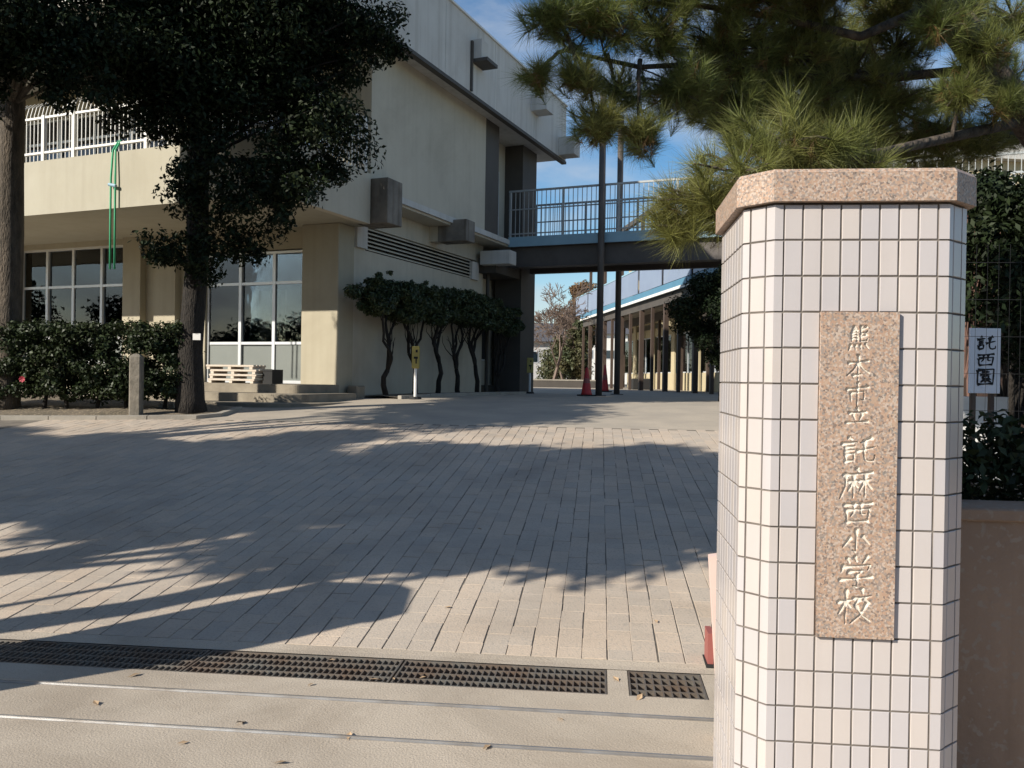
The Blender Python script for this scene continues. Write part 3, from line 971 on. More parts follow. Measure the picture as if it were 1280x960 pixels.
# upper front
bpart('upper_front_wall', M['wall'], (-.6, .3, .25, .5, 5.09, ZR0), (SL_, -.6, .25, .5, 7.35, ZR0), (-4.7, -4.1, .25, .5, 5.09, 7.35), (-9.9, -9.2, .25, .5, 5.09, 7.35),
      (SL_, -14.5, .25, .5, 5.09, 7.35))
for x0, x1 in ((-4.1, -.6), (-9.2, -4.7), (-14.5, -9.9)):
    n_ = 4
    window_bay(x0, x1, 5.12, 7.35, [x0 + (x1 - x0) * (i + 1) / n_ for i in range(n_ - 1)], (6.0, 6.8), {(i, 0) for i in range(4)}, y=.37)
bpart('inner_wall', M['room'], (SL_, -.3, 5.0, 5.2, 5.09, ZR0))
bpart('rear_wall', M['wall_side'], (SL_, -.3, 9.0, 9.28, .8, ZR0))
bpart('end_wall', M['wall_side'], (SL_ - .2, SL_, -.2, 9.28, .8, ZR0))
# roof
roof = bpart('roof', M['fascia'], (SL_ - .6, .98, -2.9, 10.1, ZR0, ZR0 + .3), (SL_ - .6, .88, -2.75, 9.95, ZR0 + .3, ZR1 - .1))
for y0_ in np.arange(-2.9, 10.1, 2.608): bpart('fascia_panel', M['fascia'], (.985, 1.06, y0_ + .006, y0_ + 2.602, ZR0 - .04, ZR1), parent=roof)
bpart('fascia_board', M['fascia'], (SL_ - .6, 1.06, -2.98, -2.905, ZR0 - .04, ZR1), parent=roof)
bpart('coping', M['white_metal'], (.96, 1.10, -3.0, 10.18, ZR1 + .002, ZR1 + .045), parent=roof)
bpart('soffit_drip', M['dark_paint'], (.93, 1.075, -2.98, 10.16, ZR0 - .12, ZR0 - .042), parent=roof)
b = MB(); b.box(1.063, 1.11, 3.53, 3.6, ZR0 - .02, 9.1); b.build('downpipe', M['dark_paint'], roof)
bpart('rainwater_box', M['fascia'], (1.063, 1.30, 3.62, 3.98, 8.72, 9.15), parent=roof)
bpart('rainwater_box', M['dark_paint'], (1.063, 1.45, 3.62, 4.2, 8.64, 8.718), parent=roof)
bpart('rainwater_box', M['fascia'], (1.063, 1.50, 7.3, 7.85, 8.62, 9.02), parent=roof)
bpart('rainwater_box', M['fascia'], (1.063, 1.55, 9.5, 10.0, 7.98, 8.5), parent=roof)

# balcony railing
rail = MB()
rail.box(SL_, .47, -2.52, -2.46, 5.55, 5.59); rail.box(SL_, .47, -2.515, -2.465, 6.22, 6.26)
rail.box(.43, .49, -2.45, .2, 5.52, 5.56); rail.box(.43, .49, -2.45, .2, 6.38, 6.42); rail.box(.43, .49, -2.45, .2, 5.95, 5.99)
rl = rail.build('balcony_railing', M['white_metal'], school)
bl = MB(); pr_ = []
x = .40
while x > SL_:
    bl.tube([(x, -2.49, 5.42), (x, -2.49, 6.3), (x, -2.44, 6.48), (x - .02, -2.3, 6.6)], .011, 5)
    x -= .105
y = -2.4
while y < .18:
    bl.box(.448, .472, y, y + .024, 5.38, 6.4); y += .105
tag(bl.build('balusters', M['white_metal'], rl), kind='stuff')
for x in (-.6, -2.4, -4.2, -5.0, -6.8, -8.6, -10.4): bpart('post', M['white_metal'], (x - .035, x + .035, -2.53, -2.455, 5.4, 6.28), parent=rl)
bpart('post', M['white_metal'], (.425, .495, .13, .2, 5.36, 6.44), parent=rl); bpart('post', M['white_metal'], (.425, .495, -2.53, -2.46, 5.36, 6.44), parent=rl)

# entrance steps
st = thing('entrance_steps', (KB[0], KB[1], 0), -YA, 'stone entrance steps below the cream school doors', 'steps')


def step_poly(x0, x1, y0, r):
    p = [(x0, -.002), (x0, y0 + .25), (x0 + .06, y0 + .08), (x0 + .2, y0)]
    for i in range(7):
        t = -math.pi / 2 + i / 6 * math.pi / 2
        p.append((x1 - r + r * math.cos(t), y0 + r + r * math.sin(t)))
    return p + [(x1, -.002)]


for (x0, x1, y0, r, z0, z1) in ((-3.75, .05, -1.3, .12, .7, ZF), (-3.8, .45, -1.9, .6, .7, 1.075), (-3.78, .85, -2.5, 1.1, .7, .925)):
    b = MB(); pp = step_poly(x0, x1, y0, r)
    b.prism(pp, z0, z1 - .012); b.prism(pp, z1 - .011, z1, offset_poly(pp, -.01)); b.build('step', M['step'], st)
bk_ = bpart('corner_block', M['step'], (.06, .3, .25, .55, .9, 1.22), parent=st, ch=.02)

# stack of duckboards on the steps, with a crate beside it
proto = None
labs = ['pale wooden duckboard lying on top of the stack on the school steps', 'pale wooden duckboard second from the top of the stack on the school steps',
        'pale wooden duckboard third from the top of the stack on the school steps', 'pale wooden duckboard at the bottom of the stack on the school steps']


def loc_b(x, y, z): return tuple(KB + SV * x + AV * y + np.array([0, 0, z]))


for k in range(4):
    z = ZF + .003 + .088 * (3 - k)
    if proto is None:
        o = proto = thing('duckboard', (0, 0, 0), -YA, '', 'duckboard', 'duckboards stacked on the school steps')
        for x in (-.5, 0, .5): MB().box(x - .035, x + .035, -.19, .19, .0, .045).build('bearer', M['wood'], o)
        me = MB().cbox(-.56, .56, -.04, .04, .046, .083, .004).mesh('slat', M['wood'])
        for i in range(4):
            s_ = new_obj('slat', me, None, o); s_.location = (0, -.15 + .1 * i, 0)
    else: o = copy_tree(proto)
    o.location = loc_b(-1.62 + (.02, .05, .035, .0)[k] - (.06 if k == 0 else 0), -.95, z)
    o.rotation_euler = (0, 0, -YA + (.03, -.01, .015, 0)[k])
    o['label'] = labs[k]
ct = thing('crate', loc_b(-.86, -.85, ZF + .002), -YA, 'small dark plastic crate beside the stacked duckboards', 'crate')
MB().box(-.11, .11, -.16, .16, .0, .012).build('base', M['rubber'], ct)
for q in ((-.11, .11, -.16, -.15), (-.11, .11, .15, .16), (-.11, -.1, -.149, .149), (.1, .11, -.149, .149)):
    MB().box(*q, .013, .27).build('side', M['rubber'], ct)
MB().box(-.12, .12, -.17, -.161, .24, .275).build('rim', M['rubber'], ct)

# green ropes hanging over the balcony
rope = thing('hanging_rope', loc_b(-3.05, -2.61, 5.42), -YA, 'pair of green ropes hanging down over the cream balcony parapet', 'rope')
for dx in (-.06, .05):
    b = MB(); b.tube([(dx * .4, .12, .2), (dx * .6, -.0, .0), (dx, -.015, -.5), (dx + .005, -.02, -1.2), (dx, -.01, -2.15)], .018, 6)
    b.build('strand', M['green'], rope, smooth=True)
b = MB(); b.tube([(-.09, -.03, -.62), (.08, -.03, -.66)], .03, 8); b.build('knot', M['blue'], rope)

# ------------------------------------------------------------------ vegetation tools
def leaf_cloud(centers, radii, n, L, W, seed, up=.35, flat=.75, hollow=.35, weights=None):
    """n folded leaves spread through ellipsoid clumps; arrays (verts, quads)"""
    rg = np.random.default_rng(seed)
    C_ = np.array(centers, float); r_ = np.array(radii, float)
    w = r_ ** 2 if weights is None else np.array(weights, float)
    k_ = rg.choice(len(C_), n, p=w / w.sum())
    d = rg.normal(size=(n, 3)); d /= np.linalg.norm(d, axis=1)[:, None]
    rad = (hollow + (1 - hollow) * rg.random(n) ** .6) * (1 + .12 * rg.normal(size=n))
    pos = C_[k_] + d * (r_[k_] * rad)[:, None] * np.array([1, 1, flat])
    nrm = d * .7 + rg.normal(size=(n, 3)) * .55 + np.array([0, 0, up]); nrm /= np.linalg.norm(nrm, axis=1)[:, None]
    ax = rg.normal(size=(n, 3)) + d * .5 + np.array([0, 0, -.25]); ax -= nrm * (ax * nrm).sum(1)[:, None]; ax /= np.linalg.norm(ax, axis=1)[:, None]
    sd = np.cross(nrm, ax)
    sz = rg.uniform(.65, 1.25, n)[:, None]
    p0, p2 = pos - ax * L / 2 * sz, pos + ax * L / 2 * sz - nrm * L * .12 * sz
    m_ = pos + ax * L * .02 * sz + nrm * W * .18
    v = np.stack([p0, m_ + sd * W / 2 * sz, p2, m_ - sd * W / 2 * sz], 1).reshape(-1, 3)
    f = np.arange(n * 4).reshape(n, 4)
    return v, f


def clump_fill(rg, boxes):
    """boxes: (px, py, radius px, depth, n, spread) -> sub clump centres and radii in metres"""
    cs, rs = [], []
    for (x, y, r_, Y, n, sub) in boxes:
        c0 = P(x, y, Y); R0 = r_ * Y / F_PX
        for i in range(n):
            d = rg.normal(size=3); d /= np.linalg.norm(d)
            cs.append(c0 + d * R0 * rg.uniform(.35, .85) * np.array([1, .9, .9])); rs.append(R0 * sub * rg.uniform(.7, 1.3))
    return cs, rs


def limb(b_, p, q, r0, r1, rg, sag=.0, n=6, wob=.05):
    p, q = np.array(p, float), np.array(q, float)
    L = np.linalg.norm(q - p)
    pts_, rs_ = [], []
    off = np.zeros(3)
    for i in range(n + 1):
        t = i / n
        off = off + rg.normal(size=3) * wob * L / n if 0 < i < n else off
        pts_.append(p + (q - p) * t + off * math.sin(math.pi * t) + np.array([0, 0, sag * math.sin(math.pi * t)]))
        rs_.append(r0 + (r1 - r0) * t)
    b_.tube(pts_, rs_, 7)
    return pts_


def broadleaf(name, base, trunk_pts, trunk_r, cs, rs, n, L, W, m_leaf, m_bark, seed, label, cat='tree', group=None, limbs=22, hollow=.35, flat=.75, r_limb=.05, limb_z=0.):
    root = thing(name, tuple(base), 0, label, cat, group)
    rg = np.random.default_rng(seed)
    rr = random.Random(seed)
    base = np.array(base, float)
    b_ = MB()
    tp = [np.array(p, float) - base for p in trunk_pts]
    b_.tube(tp, trunk_r, 14, rnd=rr, jit=.07)
    if limbs:
        for i in rg.choice(len(cs), min(limbs, len(cs)), replace=False):
            q = np.array(cs[i]) - base
            cand = [p for p in tp if limb_z <= p[2] < q[2] + .3]
            if not cand: continue
            s_ = cand[rg.integers(max(0, len(cand) - 4), len(cand))]
            limb(b_, s_, q, r_limb * rg.uniform(.7, 1.2), .008, rg, sag=.08)
    b_.build('trunk', m_bark, root, smooth=True)
    v, f = leaf_cloud(np.array(cs) - base, rs, n, L, W, seed + 1, hollow=hollow, flat=flat)
    new_obj('crown', np_mesh('crown', v, f, m_leaf), None, root)
    return root


# big dark evergreen in front of the school
rg = np.random.default_rng(11)
TB = gpt(240, 518)
YT = float(TB[1])
boxes = [(250, 60, 120, YT, 40, .34), (330, 70, 120, YT + .4, 40, .34), (430, 40, 75, YT + .5, 24, .36), (470, 30, 45, YT + .3, 14, .4),
         (400, 140, 80, YT + .2, 26, .36), (350, 215, 75, YT, 26, .34), (395, 215, 48, YT + .4, 14, .38), (340, 275, 36, YT - .2, 10, .42),
         (180, 70, 110, YT - .2, 34, .34), (150, 110, 60, YT - .4, 14, .36), (210, 150, 48, YT - .3, 14, .36), (265, 130, 70, YT - .2, 20, .36),
         (280, 300, 42, YT - .4, 16, .42), (225, 255, 36, YT - .6, 14, .42), (210, 310, 38, YT - .5, 16, .42), (250, 335, 34, YT - .5, 12, .42), (300, 250, 46, YT - .5, 16, .4), (265, 215, 50, YT - .5, 18, .4), (320, 310, 26, YT - .3, 8, .45), (432, 92, 34, YT + .3, 10, .4), (490, 60, 26, YT + .4, 8, .45),
         (270, -60, 190, YT + .2, 70, .3), (300, -190, 150, YT + .2, 40, .32), (400, -60, 95, YT + .5, 24, .36), (110, -40, 90, YT - .2, 20, .36)]
cs, rs = clump_fill(rg, boxes)
tr_px = [(240, 525), (238, 500), (238, 440), (242, 380), (246, 320), (247, 260), (248, 200), (250, 140), (255, 80), (258, 0), (265, -90), (275, -180)]
tpts = [P(x, y, YT) for x, y in tr_px]
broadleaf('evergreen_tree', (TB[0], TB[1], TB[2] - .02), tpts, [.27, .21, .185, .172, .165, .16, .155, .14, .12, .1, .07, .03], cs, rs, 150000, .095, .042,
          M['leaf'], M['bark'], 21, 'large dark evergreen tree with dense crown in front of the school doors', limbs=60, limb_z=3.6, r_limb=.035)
# tree at the left edge
LT = gpt(6, 515)
YL = float(LT[1])
YC_ = YL - 1.9
boxes = [(20, 20, 95, YC_, 34, .34), (65, 75, 66, YC_, 24, .36), (-50, 40, 100, YC_, 24, .36), (100, 50, 55, YC_, 18, .38), (85, 120, 34, YC_, 9, .42),
         (20, -90, 140, YC_ + .8, 36, .34), (-120, -30, 100, YC_ + .5, 26, .36), (60, -200, 120, YL, 26, .36), (118, 110, 34, YC_, 9, .4), (-30, 120, 40, YC_, 10, .4)]
cs, rs = clump_fill(rg, boxes)
tpts = [P(x, y, YL) for x, y in [(4, 520), (6, 500), (9, 440), (11, 370), (12, 290), (13, 210), (16, 130), (20, 60), (20, -30), (15, -120), (20, -220)]]
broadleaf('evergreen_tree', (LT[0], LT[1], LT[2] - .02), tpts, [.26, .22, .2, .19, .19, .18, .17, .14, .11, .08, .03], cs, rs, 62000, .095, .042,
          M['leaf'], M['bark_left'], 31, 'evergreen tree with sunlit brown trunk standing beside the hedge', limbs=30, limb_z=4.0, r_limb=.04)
# thin bare twig in front of the windows
# name tag on the trunk
tg = P(246, 421, YT - .25)
tn = thing('tree_tag', tuple(tg), 0, 'small white name tag fixed to the dark tree trunk', 'tag')
MB().cbox(-.06, .06, -.006, .006, -.05, .05, .002).build('plate', M['white_metal'], tn)
b = MB(); b.tube([(0, .1, .06), (-.02, -.01, .045), (.02, -.01, .045), (0, .1, .06)], .003, 5); b.build('wire', M['steel'], tn)

# hedge under the windows
HD = gpt(110, 516)
hroot = thing('hedge', (HD[0], HD[1], HD[2]), 0, 'clipped dark green hedge with small glossy leaves between the two evergreen trees', 'hedge')
cs, rs, ws = [], [], []
hg = np.random.default_rng(5)
for x in np.arange(-70, 232, 7):
    for k in range(7):
        y = hg.uniform(410, 494); Y = HD[1] + hg.uniform(-.28, .38)
        cs.append(P(x + hg.uniform(-5, 5), y, Y) - HD); rs.append(hg.uniform(.13, .22)); ws.append(1)
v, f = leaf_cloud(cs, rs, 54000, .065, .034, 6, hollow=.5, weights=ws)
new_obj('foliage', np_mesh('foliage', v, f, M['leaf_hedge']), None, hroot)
for x in (-40, 8, 55, 84, 120, 157, 205):
    b = MB(); p0, p1 = gpt(x, 516) - HD, P(x + hg.uniform(-8, 8), 450, HD[1]) - HD
    limb(b, p0 * np.array([1, 1, 1]), p1, .035, .02, hg, n=5, wob=.12)
    b.build('stem', M['bark'], hroot, smooth=True)
fl_ = MB()
fp = P(28, 474, HD[1] - .42) - HD
for k in range(7):
    a = k * .9
    q = [fp, fp + np.array([math.cos(a) * .045, -.01, math.sin(a) * .045]), fp + np.array([math.cos(a + .5) * .05, -.02, math.sin(a + .5) * .05]), fp + np.array([math.cos(a + .9) * .04, -.01, math.sin(a + .9) * .04])]
    fl_.add(q, [(0, 1, 2, 3)])
fl_.build('flower', M['flower'], hroot)

# stone post by the hedge
SPp = gpt(170, 522)
ps = thing('stone_post', tuple(SPp), .1, 'weathered square stone post standing in front of the hedge', 'post')
b = MB(); b.cbox(-.085, .085, -.085, .085, -.05, .93, .02); b.build('shaft', M['stone'], ps)
b = MB(); b.prism([(-.065, -.065), (.065, -.065), (.065, .065), (-.065, .065)], .931, .955, [(-.03, -.03), (.03, -.03), (.03, .03), (-.03, .03)]); b.build('top', M['stone'], ps)
for px_, py_, r_, lab in ((201, 501, .05, 'small pale stone in the shade beside the big dark tree'), (214, 499, .055, 'flat grey stone in the shade beside the big dark tree')):
    p = gpt(px_, 515)
    b = MB(); n_ = 9
    rr = random.Random(px_)
    ring = [(math.cos(i * 2 * math.pi / n_) * r_ * rr.uniform(.8, 1.2), math.sin(i * 2 * math.pi / n_) * r_ * rr.uniform(.7, 1.1)) for i in range(n_)]
    b.prism(ring, -.02, .05, [(x * 1.05, y * 1.05) for x, y in ring]); b.prism([(x * 1.05, y * 1.05) for x, y in ring], .0501, .09, [(x * .5, y * .5) for x, y in ring])
    o = b.build('stone', M['kerb']); o.location = (p[0], p[1], p[2] + .05); tag(o, lab, 'stone')

# ------------------------------------------------------------------ clipped shrubs along the side wall
strip = MB(); strip_n = 16
vl, fl = [], []
for i in range(strip_n + 1):
    for x_ in (-.02, .5, 1.0):
        q = loc_b(x_, .62 + 6.6 * i / strip_n, 0); vl.append((q[0], q[1], gz(q[0], q[1]) + .03 + .03 * (x_ == .5)))
for i in range(strip_n):
    for j in (0, 1): fl.append((i * 3 + j, i * 3 + j + 1, i * 3 + j + 4, i * 3 + j + 3))
strip.add(vl, fl)
strip_o = tag(strip.build('soil_bed', M['soil'], smooth=True), kind='structure', label='narrow earth strip under the clipped wall shrubs')
for i in range(11):
    k_ = MB(); y0_, y1_ = .62 + .6 * i + .005, .62 + .6 * (i + 1) - .005
    k_.cbox(1.0, 1.09, y0_, y1_, gz(*loc_b(1.0, y0_, 0)[:2]) - .1, gz(*loc_b(1.0, y0_, 0)[:2]) + .07, .008)
    o = k_.build('kerb_stone', M['kerb'], strip_o); o.matrix_world = Matrix.Translation(Vector((KB[0], KB[1], 0))) @ Matrix.Rotation(-YA, 4, 'Z')
sg = np.random.default_rng(17)
slabs = ['clipped wall shrub with forked trunk at the front corner of the school side wall', 'clipped wall shrub behind the striped yellow post',
         'clipped wall shrub with thin leaning stems in the middle of the louvred wall', 'clipped wall shrub with a Y shaped trunk below the louvres',
         'clipped wall shrub before the rear bay of the side wall', 'last clipped wall shrub beside the dark rear column']
for k, w in enumerate((.95, 2.05, 3.15, 4.2, 5.25, 6.7)):
    s_ = .55 if k < 5 else .5
    p = np.array(loc_b(s_, w, 0)); p[2] = gz(p[0], p[1]) - .02
    root = thing('wall_shrub', tuple(p), -YA, slabs[k], 'shrub', 'clipped shrubs along the side wall')
    b = MB()
    zt = 2.15 if k < 5 else 2.05
    f1 = np.array([sg.uniform(-.08, .08), sg.uniform(-.1, .1), sg.uniform(.35, .75)])
    limb(b, (0, 0, -.02), f1, .065, .05, sg, n=4, wob=.15)
    for j in range(3):
        mid = f1 + np.array([sg.uniform(-.15, .15), (-.22, .2, 0)[j] + sg.uniform(-.18, .18), sg.uniform(.25, .7)])
        limb(b, f1, mid, .042, .034, sg, n=4, wob=.15)
        limb(b, mid, (sg.uniform(-.2, .2), (-.35, .35, .05)[j] + sg.uniform(-.12, .12), zt - .2), .034, .018, sg, n=6, wob=.2)
        for q_ in range(3): limb(b, mid, mid + np.array([sg.uniform(-.25, .25), sg.uniform(-.35, .35), sg.uniform(.3, .7)]), .014, .005, sg, n=4, wob=.25)
    b.build('trunk', M['bark'], root, smooth=True)
    cs, rs = [], []
    hi, lo = sg.uniform(.2, .26), sg.uniform(-.46, -.34)
    for j in range(66):
        yy = sg.uniform(-.9, .9)
        cs.append((sg.uniform(-.34, .4), yy, zt + sg.uniform(lo, hi) - .03 * yy * yy)); rs.append(sg.uniform(.1, .22))
    for j in range(5): cs.append((sg.uniform(-.3, .45), sg.uniform(-.7, .7), zt + hi + sg.uniform(0, .1))); rs.append(.06)
    v, f = leaf_cloud(cs, rs, 17500, .10, .034, 40 + k, hollow=.25)
    new_obj('crown', np_mesh('crown', v, f, M['leaf_shrub']), None, root)

# ------------------------------------------------------------------ striped posts, cones
def yellow_post(px, py, lab, h, w):
    p = gpt(px, py)
    root = thing('marker_post', tuple(p), 0, lab, 'post', 'yellow marker posts by the school wall')
    b_ = MB(); b_.tube([(0, 0, 0), (0, 0, h * .62)], .032, 10); b_.build('pole', M['white_metal'], root)
    bo = MB().cbox(-w, w, -.05, .05, h * .58, h, .015).build('box', M['yellow'], root)
    b_ = MB(); b_.box(-.035, .045, -.054, -.051, h * .76, h * .8); b_.box(.0, .025, -.054, -.051, h * .67, h * .759); b_.box(.0, .04, -.054, -.051, h * .88, h * .93)
    b_.build('mark', M['black'], bo)
    b_ = MB(); b_.tube([(0, 0, 0), (0, 0, .05)], [.13, .11], 12); b_.build('base', M['rubber'], root)
    return root


yellow_post(519, 499, 'yellow topped marker post standing before the clipped wall shrubs', 1.05, .075)
yellow_post(662, 492, 'yellow topped marker post beside the dark rear column of the school', 1.0, .09)


def cone(px, py, lab, h=.72):
    p = gpt(px, py)
    root = thing('traffic_cone', tuple(p), .3, lab, 'traffic cone', 'red traffic cones at the walkway')
    b_ = MB(); b_.cbox(-.19, .19, -.19, .19, 0, .035, .01); b_.build('base', M['rubber'], root)
    b_ = MB(); b_.tube([(0, 0, .036), (0, 0, .08), (0, 0, h * .97), (0, 0, h)], [.15, .13, .035, .025], 18); b_.build('body', M['cone'], root, smooth=True)
    b_ = MB(); b_.tube([(0, 0, h * .45), (0, 0, h * .62)], [.094, .075], 18, cap=False); b_.build('band', M['red_paint'], root, smooth=True)


cone(733, 495, 'red traffic cone standing in front of the tall bridge pole')
cone(756, 490, 'red traffic cone half behind the tall bridge pole', .95)

# ------------------------------------------------------------------ footbridge between the school blocks (in the school's frame)
br = thing('footbridge', (KB[0], KB[1], 0), -YA, 'blue edged footbridge with pale bar railing leading to the school upper floor', 'bridge')
B0, B1, SX = 7.05, 9.0, 20.0


def brp(name, m, *boxes, parent=None):
    b_ = MB()
    for q in boxes: b_.box(*q)
    return b_.build(name, m, parent or br)


brp('deck', M['concrete'], (.56, SX, B0 + .06, B1 - .06, 4.98, 5.12))
for y0, y1 in ((B0, B0 + .055), (B1 - .055, B1)):
    brp('edge_beam', M['blue'], (.56, SX, y0, y1, 4.94, 5.20))
brp('girder', M['girder'], (.56, SX, B0 + .15, B0 + .35, 4.42, 4.975), (.56, SX, B0 + .07, B0 + .43, 4.40, 4.418)); brp('girder', M['girder'], (.56, SX, B1 - .35, B1 - .15, 4.42, 4.975))
for s_ in np.arange(1.5, SX, 2.2): brp('cross_beam', M['girder'], (s_, s_ + .15, B0 + .36, B1 - .36, 4.6, 4.97))
for y in (B0 + .03, B1 - .03):
    rl = brp('railing', M['railing'], (.56, SX, y - .025, y + .025, 6.4, 6.45), (.56, SX, y - .016, y + .016, 5.92, 5.95), (.56, SX, y - .016, y + .016, 5.27, 5.3))
    b_ = MB()
    s_ = .62
    while s_ < SX:
        b_.box(s_ - .008, s_ + .008, y - .008, y + .008, 5.2, 6.4); s_ += .125
    tag(b_.build('balusters', M['railing'], rl), kind='stuff')
    for s_ in np.arange(.6, SX, 1.5): brp('post', M['railing'], (s_ - .025, s_ + .025, y - .03, y + .03, 5.2, 6.4), parent=rl)


def pole_at(px, Y, r, z1, lab):
    p = P(px, 480, Y); z0 = gz(p[0], p[1])
    root = thing('steel_pole', (p[0], p[1], z0), 0, lab, 'pole', 'dark steel poles at the footbridge')
    b_ = MB(); b_.tube([(0, 0, 0), (0, 0, z1 - z0)], r, 14); b_.build('shaft', M['girder'], root, smooth=True)
    b_ = MB(); b_.box(-.17, .17, -.17, .17, 0, .02); b_.build('base_plate', M['girder'], root)
    b_ = MB(); b_.tube([(0, 0, z1 - z0 + .001), (0, 0, z1 - z0 + .06)], [r * 1.15, r * .5], 14); b_.build('cap', M['girder'], root)


pole_at(748.5, 21.7, .085, 8.7, 'dark steel pole rising in front of the footbridge railing')
pole_at(771, 24.3, .085, 8.9, 'dark steel pole rising behind the footbridge railing')

# ------------------------------------------------------------------ far school block with open gallery, right of the yard
pa, pb = P(902.5, 327.7, 26.9), P(725.7, 400.6, 49.0)
gd = (pb - pa)[:2]; GLn = np.hypot(*gd); gd /= GLn
org = np.array([pa[0], pa[1]]) - gd * 1.5
fb = thing('gallery_block', (org[0], org[1], 1.0), math.atan2(gd[1], gd[0]) - math.pi / 2, 'cream school block with open gallery on brown posts behind the footbridge', 'building')
FLN = GLn + 1.5                    # local y runs away along the gallery, x to the right


def fbp(name, m, *boxes, parent=None):
    b_ = MB()
    for q in boxes: b_.box(*q)
    return b_.build(name, m, parent or fb)


ZD = 3.85
fbp('gallery_deck', M['concrete'], (0.1, 2.8, 0, FLN, ZD, ZD + .22))
fbp('deck_edge', M['deep_blue'], (0, .095, 0, FLN, ZD - .05, ZD + .3))
fbp('edge_trim', M['white_metal'], (-.03, -.002, 0, FLN, ZD - .05, ZD + .06))
fbp('deck_beam', M['dark_paint'], (.15, .4, 0, FLN, ZD - .4, ZD - .002), (2.5, 2.75, 0, FLN, ZD - .4, ZD - .002))
fbp('wall', M['cream'], (2.8, 3.0, 0, FLN, 0, .8), (2.8, 3.0, 0, FLN, 2.7, 3.1), (2.8, 3.0, 0, FLN, 3.4, ZD + 1.0), (2.8, 3.0, 0, FLN, ZD + 2.7, 7.4), (3, 10, FLN - .2, FLN, 0, 7.4), (3, 10, 0, .2, 0, 7.4))
fbp('roof', M['fascia'], (2.5, 10, -.3, FLN + .4, 7.4, 7.6), (2.5, 10, -.3, FLN + .4, 7.61, 8.1))
fbp('eave_beam', M['dark_paint'], (.1, .28, -.3, FLN + .4, 7.4, 7.6))
y = 1.0
k = 0
while y < FLN:
    fbp('gallery_post', M['brown_post'], (.12, .3, y - .09, y + .09, 0, ZD - .401))
    fbp('upper_post', M['brown_post'], (.12, .26, y - .07, y + .07, ZD + .221, 7.39))
    fbp('wall_pier', M['cream'], (2.72, 2.798, y - .25, y + .25, 0, ZD - .41))
    wdw = fbp('window', M['alu'], (2.86, 2.94, y + .3, y + 3.2, .8, .86), (2.86, 2.94, y + .3, y + 3.2, 2.64, 2.7), (2.86, 2.94, y + 1.7, y + 1.78, .86, 2.64))
    fbp('pane', M['glass'], (2.895, 2.905, y + .3, y + 1.7, .86, 2.64), (2.895, 2.905, y + 1.78, y + 3.2, .86, 2.64), parent=wdw)
    pn = fbp('balustrade_panel', M['panel'], (.02, .06, y + .1, y + 3.3, ZD + .33, ZD + 1.35))
    fbp('panel_rail', M['blue'], (.0, .08, y + .0, y + 3.4, ZD + 1.36, ZD + 1.42), parent=pn)
    fbp('wall_post', M['brown_post'], (2.5, 2.62, y + 1.6, y + 1.75, 0, ZD - .41))
    fbp('gallery_post', M['brown_post'], (.12, .24, y + 1.69, y + 1.81, 0, ZD - .401))
    y += 3.5
fbp('room_back', M['room'], (6, 6.1, .3, FLN - .3, 0, 7.3))
# notice board, planter and yellow bin under the gallery
p = gpt(850, 486)
nb = thing('notice_board', (p[0], p[1], p[2]), -.3, 'pale green and white notice board standing under the gallery', 'notice board')
MB().cbox(-.5, .5, -.03, .03, .45, 1.6, .01).build('board', M['sign'], nb)
MB().box(-.44, .0, -.036, -.031, .55, 1.5).build('poster', mat('poster_green', (.3, .5, .4), .7), nb)
MB().box(.1, .42, -.036, -.031, .8, 1.4).build('poster', mat('poster_dark', (.08, .14, .14), .7), nb)
for x in (-.45, .45): MB().box(x - .03, x + .03, .032, .08, 0, 1.5).build('leg', M['brown_post'], nb)
p = gpt(801, 487)
pb_ = thing('planter', tuple(p), 0, 'dark rectangular planter box at the foot of the gallery posts', 'planter')
MB().cbox(-.42, .42, -.25, .25, 0, .5, .03).build('box', M['rubber'], pb_)
MB().box(-.38, .38, -.21, .21, .501, .52).build('soil', M['soil'], pb_)

# ------------------------------------------------------------------ pine reaching over the gate
def needle_tufts(pos, axis, m, L, seed, wid=.0026):
    rg_ = np.random.default_rng(seed)
    pos = np.repeat(np.array(pos), m, 0); ax = np.repeat(np.array(axis), m, 0)
    n = len(pos)
    ax = ax / np.linalg.norm(ax, axis=1)[:, None]
    rv = rg_.normal(size=(n, 3)); pe = rv - ax * (rv * ax).sum(1)[:, None]; pe /= np.linalg.norm(pe, axis=1)[:, None]
    th = rg_.uniform(.12, 1.25, n)[:, None]
    d = ax * np.cos(th) + pe * np.sin(th)
    ln = rg_.uniform(.7, 1.15, n)[:, None] * L
    base = pos - ax * rg_.uniform(0, .11, n)[:, None]
    tip = base + d * ln + np.array([0, 0, -.1]) * ln * rg_.random(n)[:, None]
    sd = np.cross(d, rg_.normal(size=(n, 3))); sd /= np.linalg.norm(sd, axis=1)[:, None]
    v = np.stack([base - sd * wid / 2, base + sd * wid / 2, tip], 1).reshape(-1, 3)
    return v, np.arange(n * 3).reshape(n, 3)


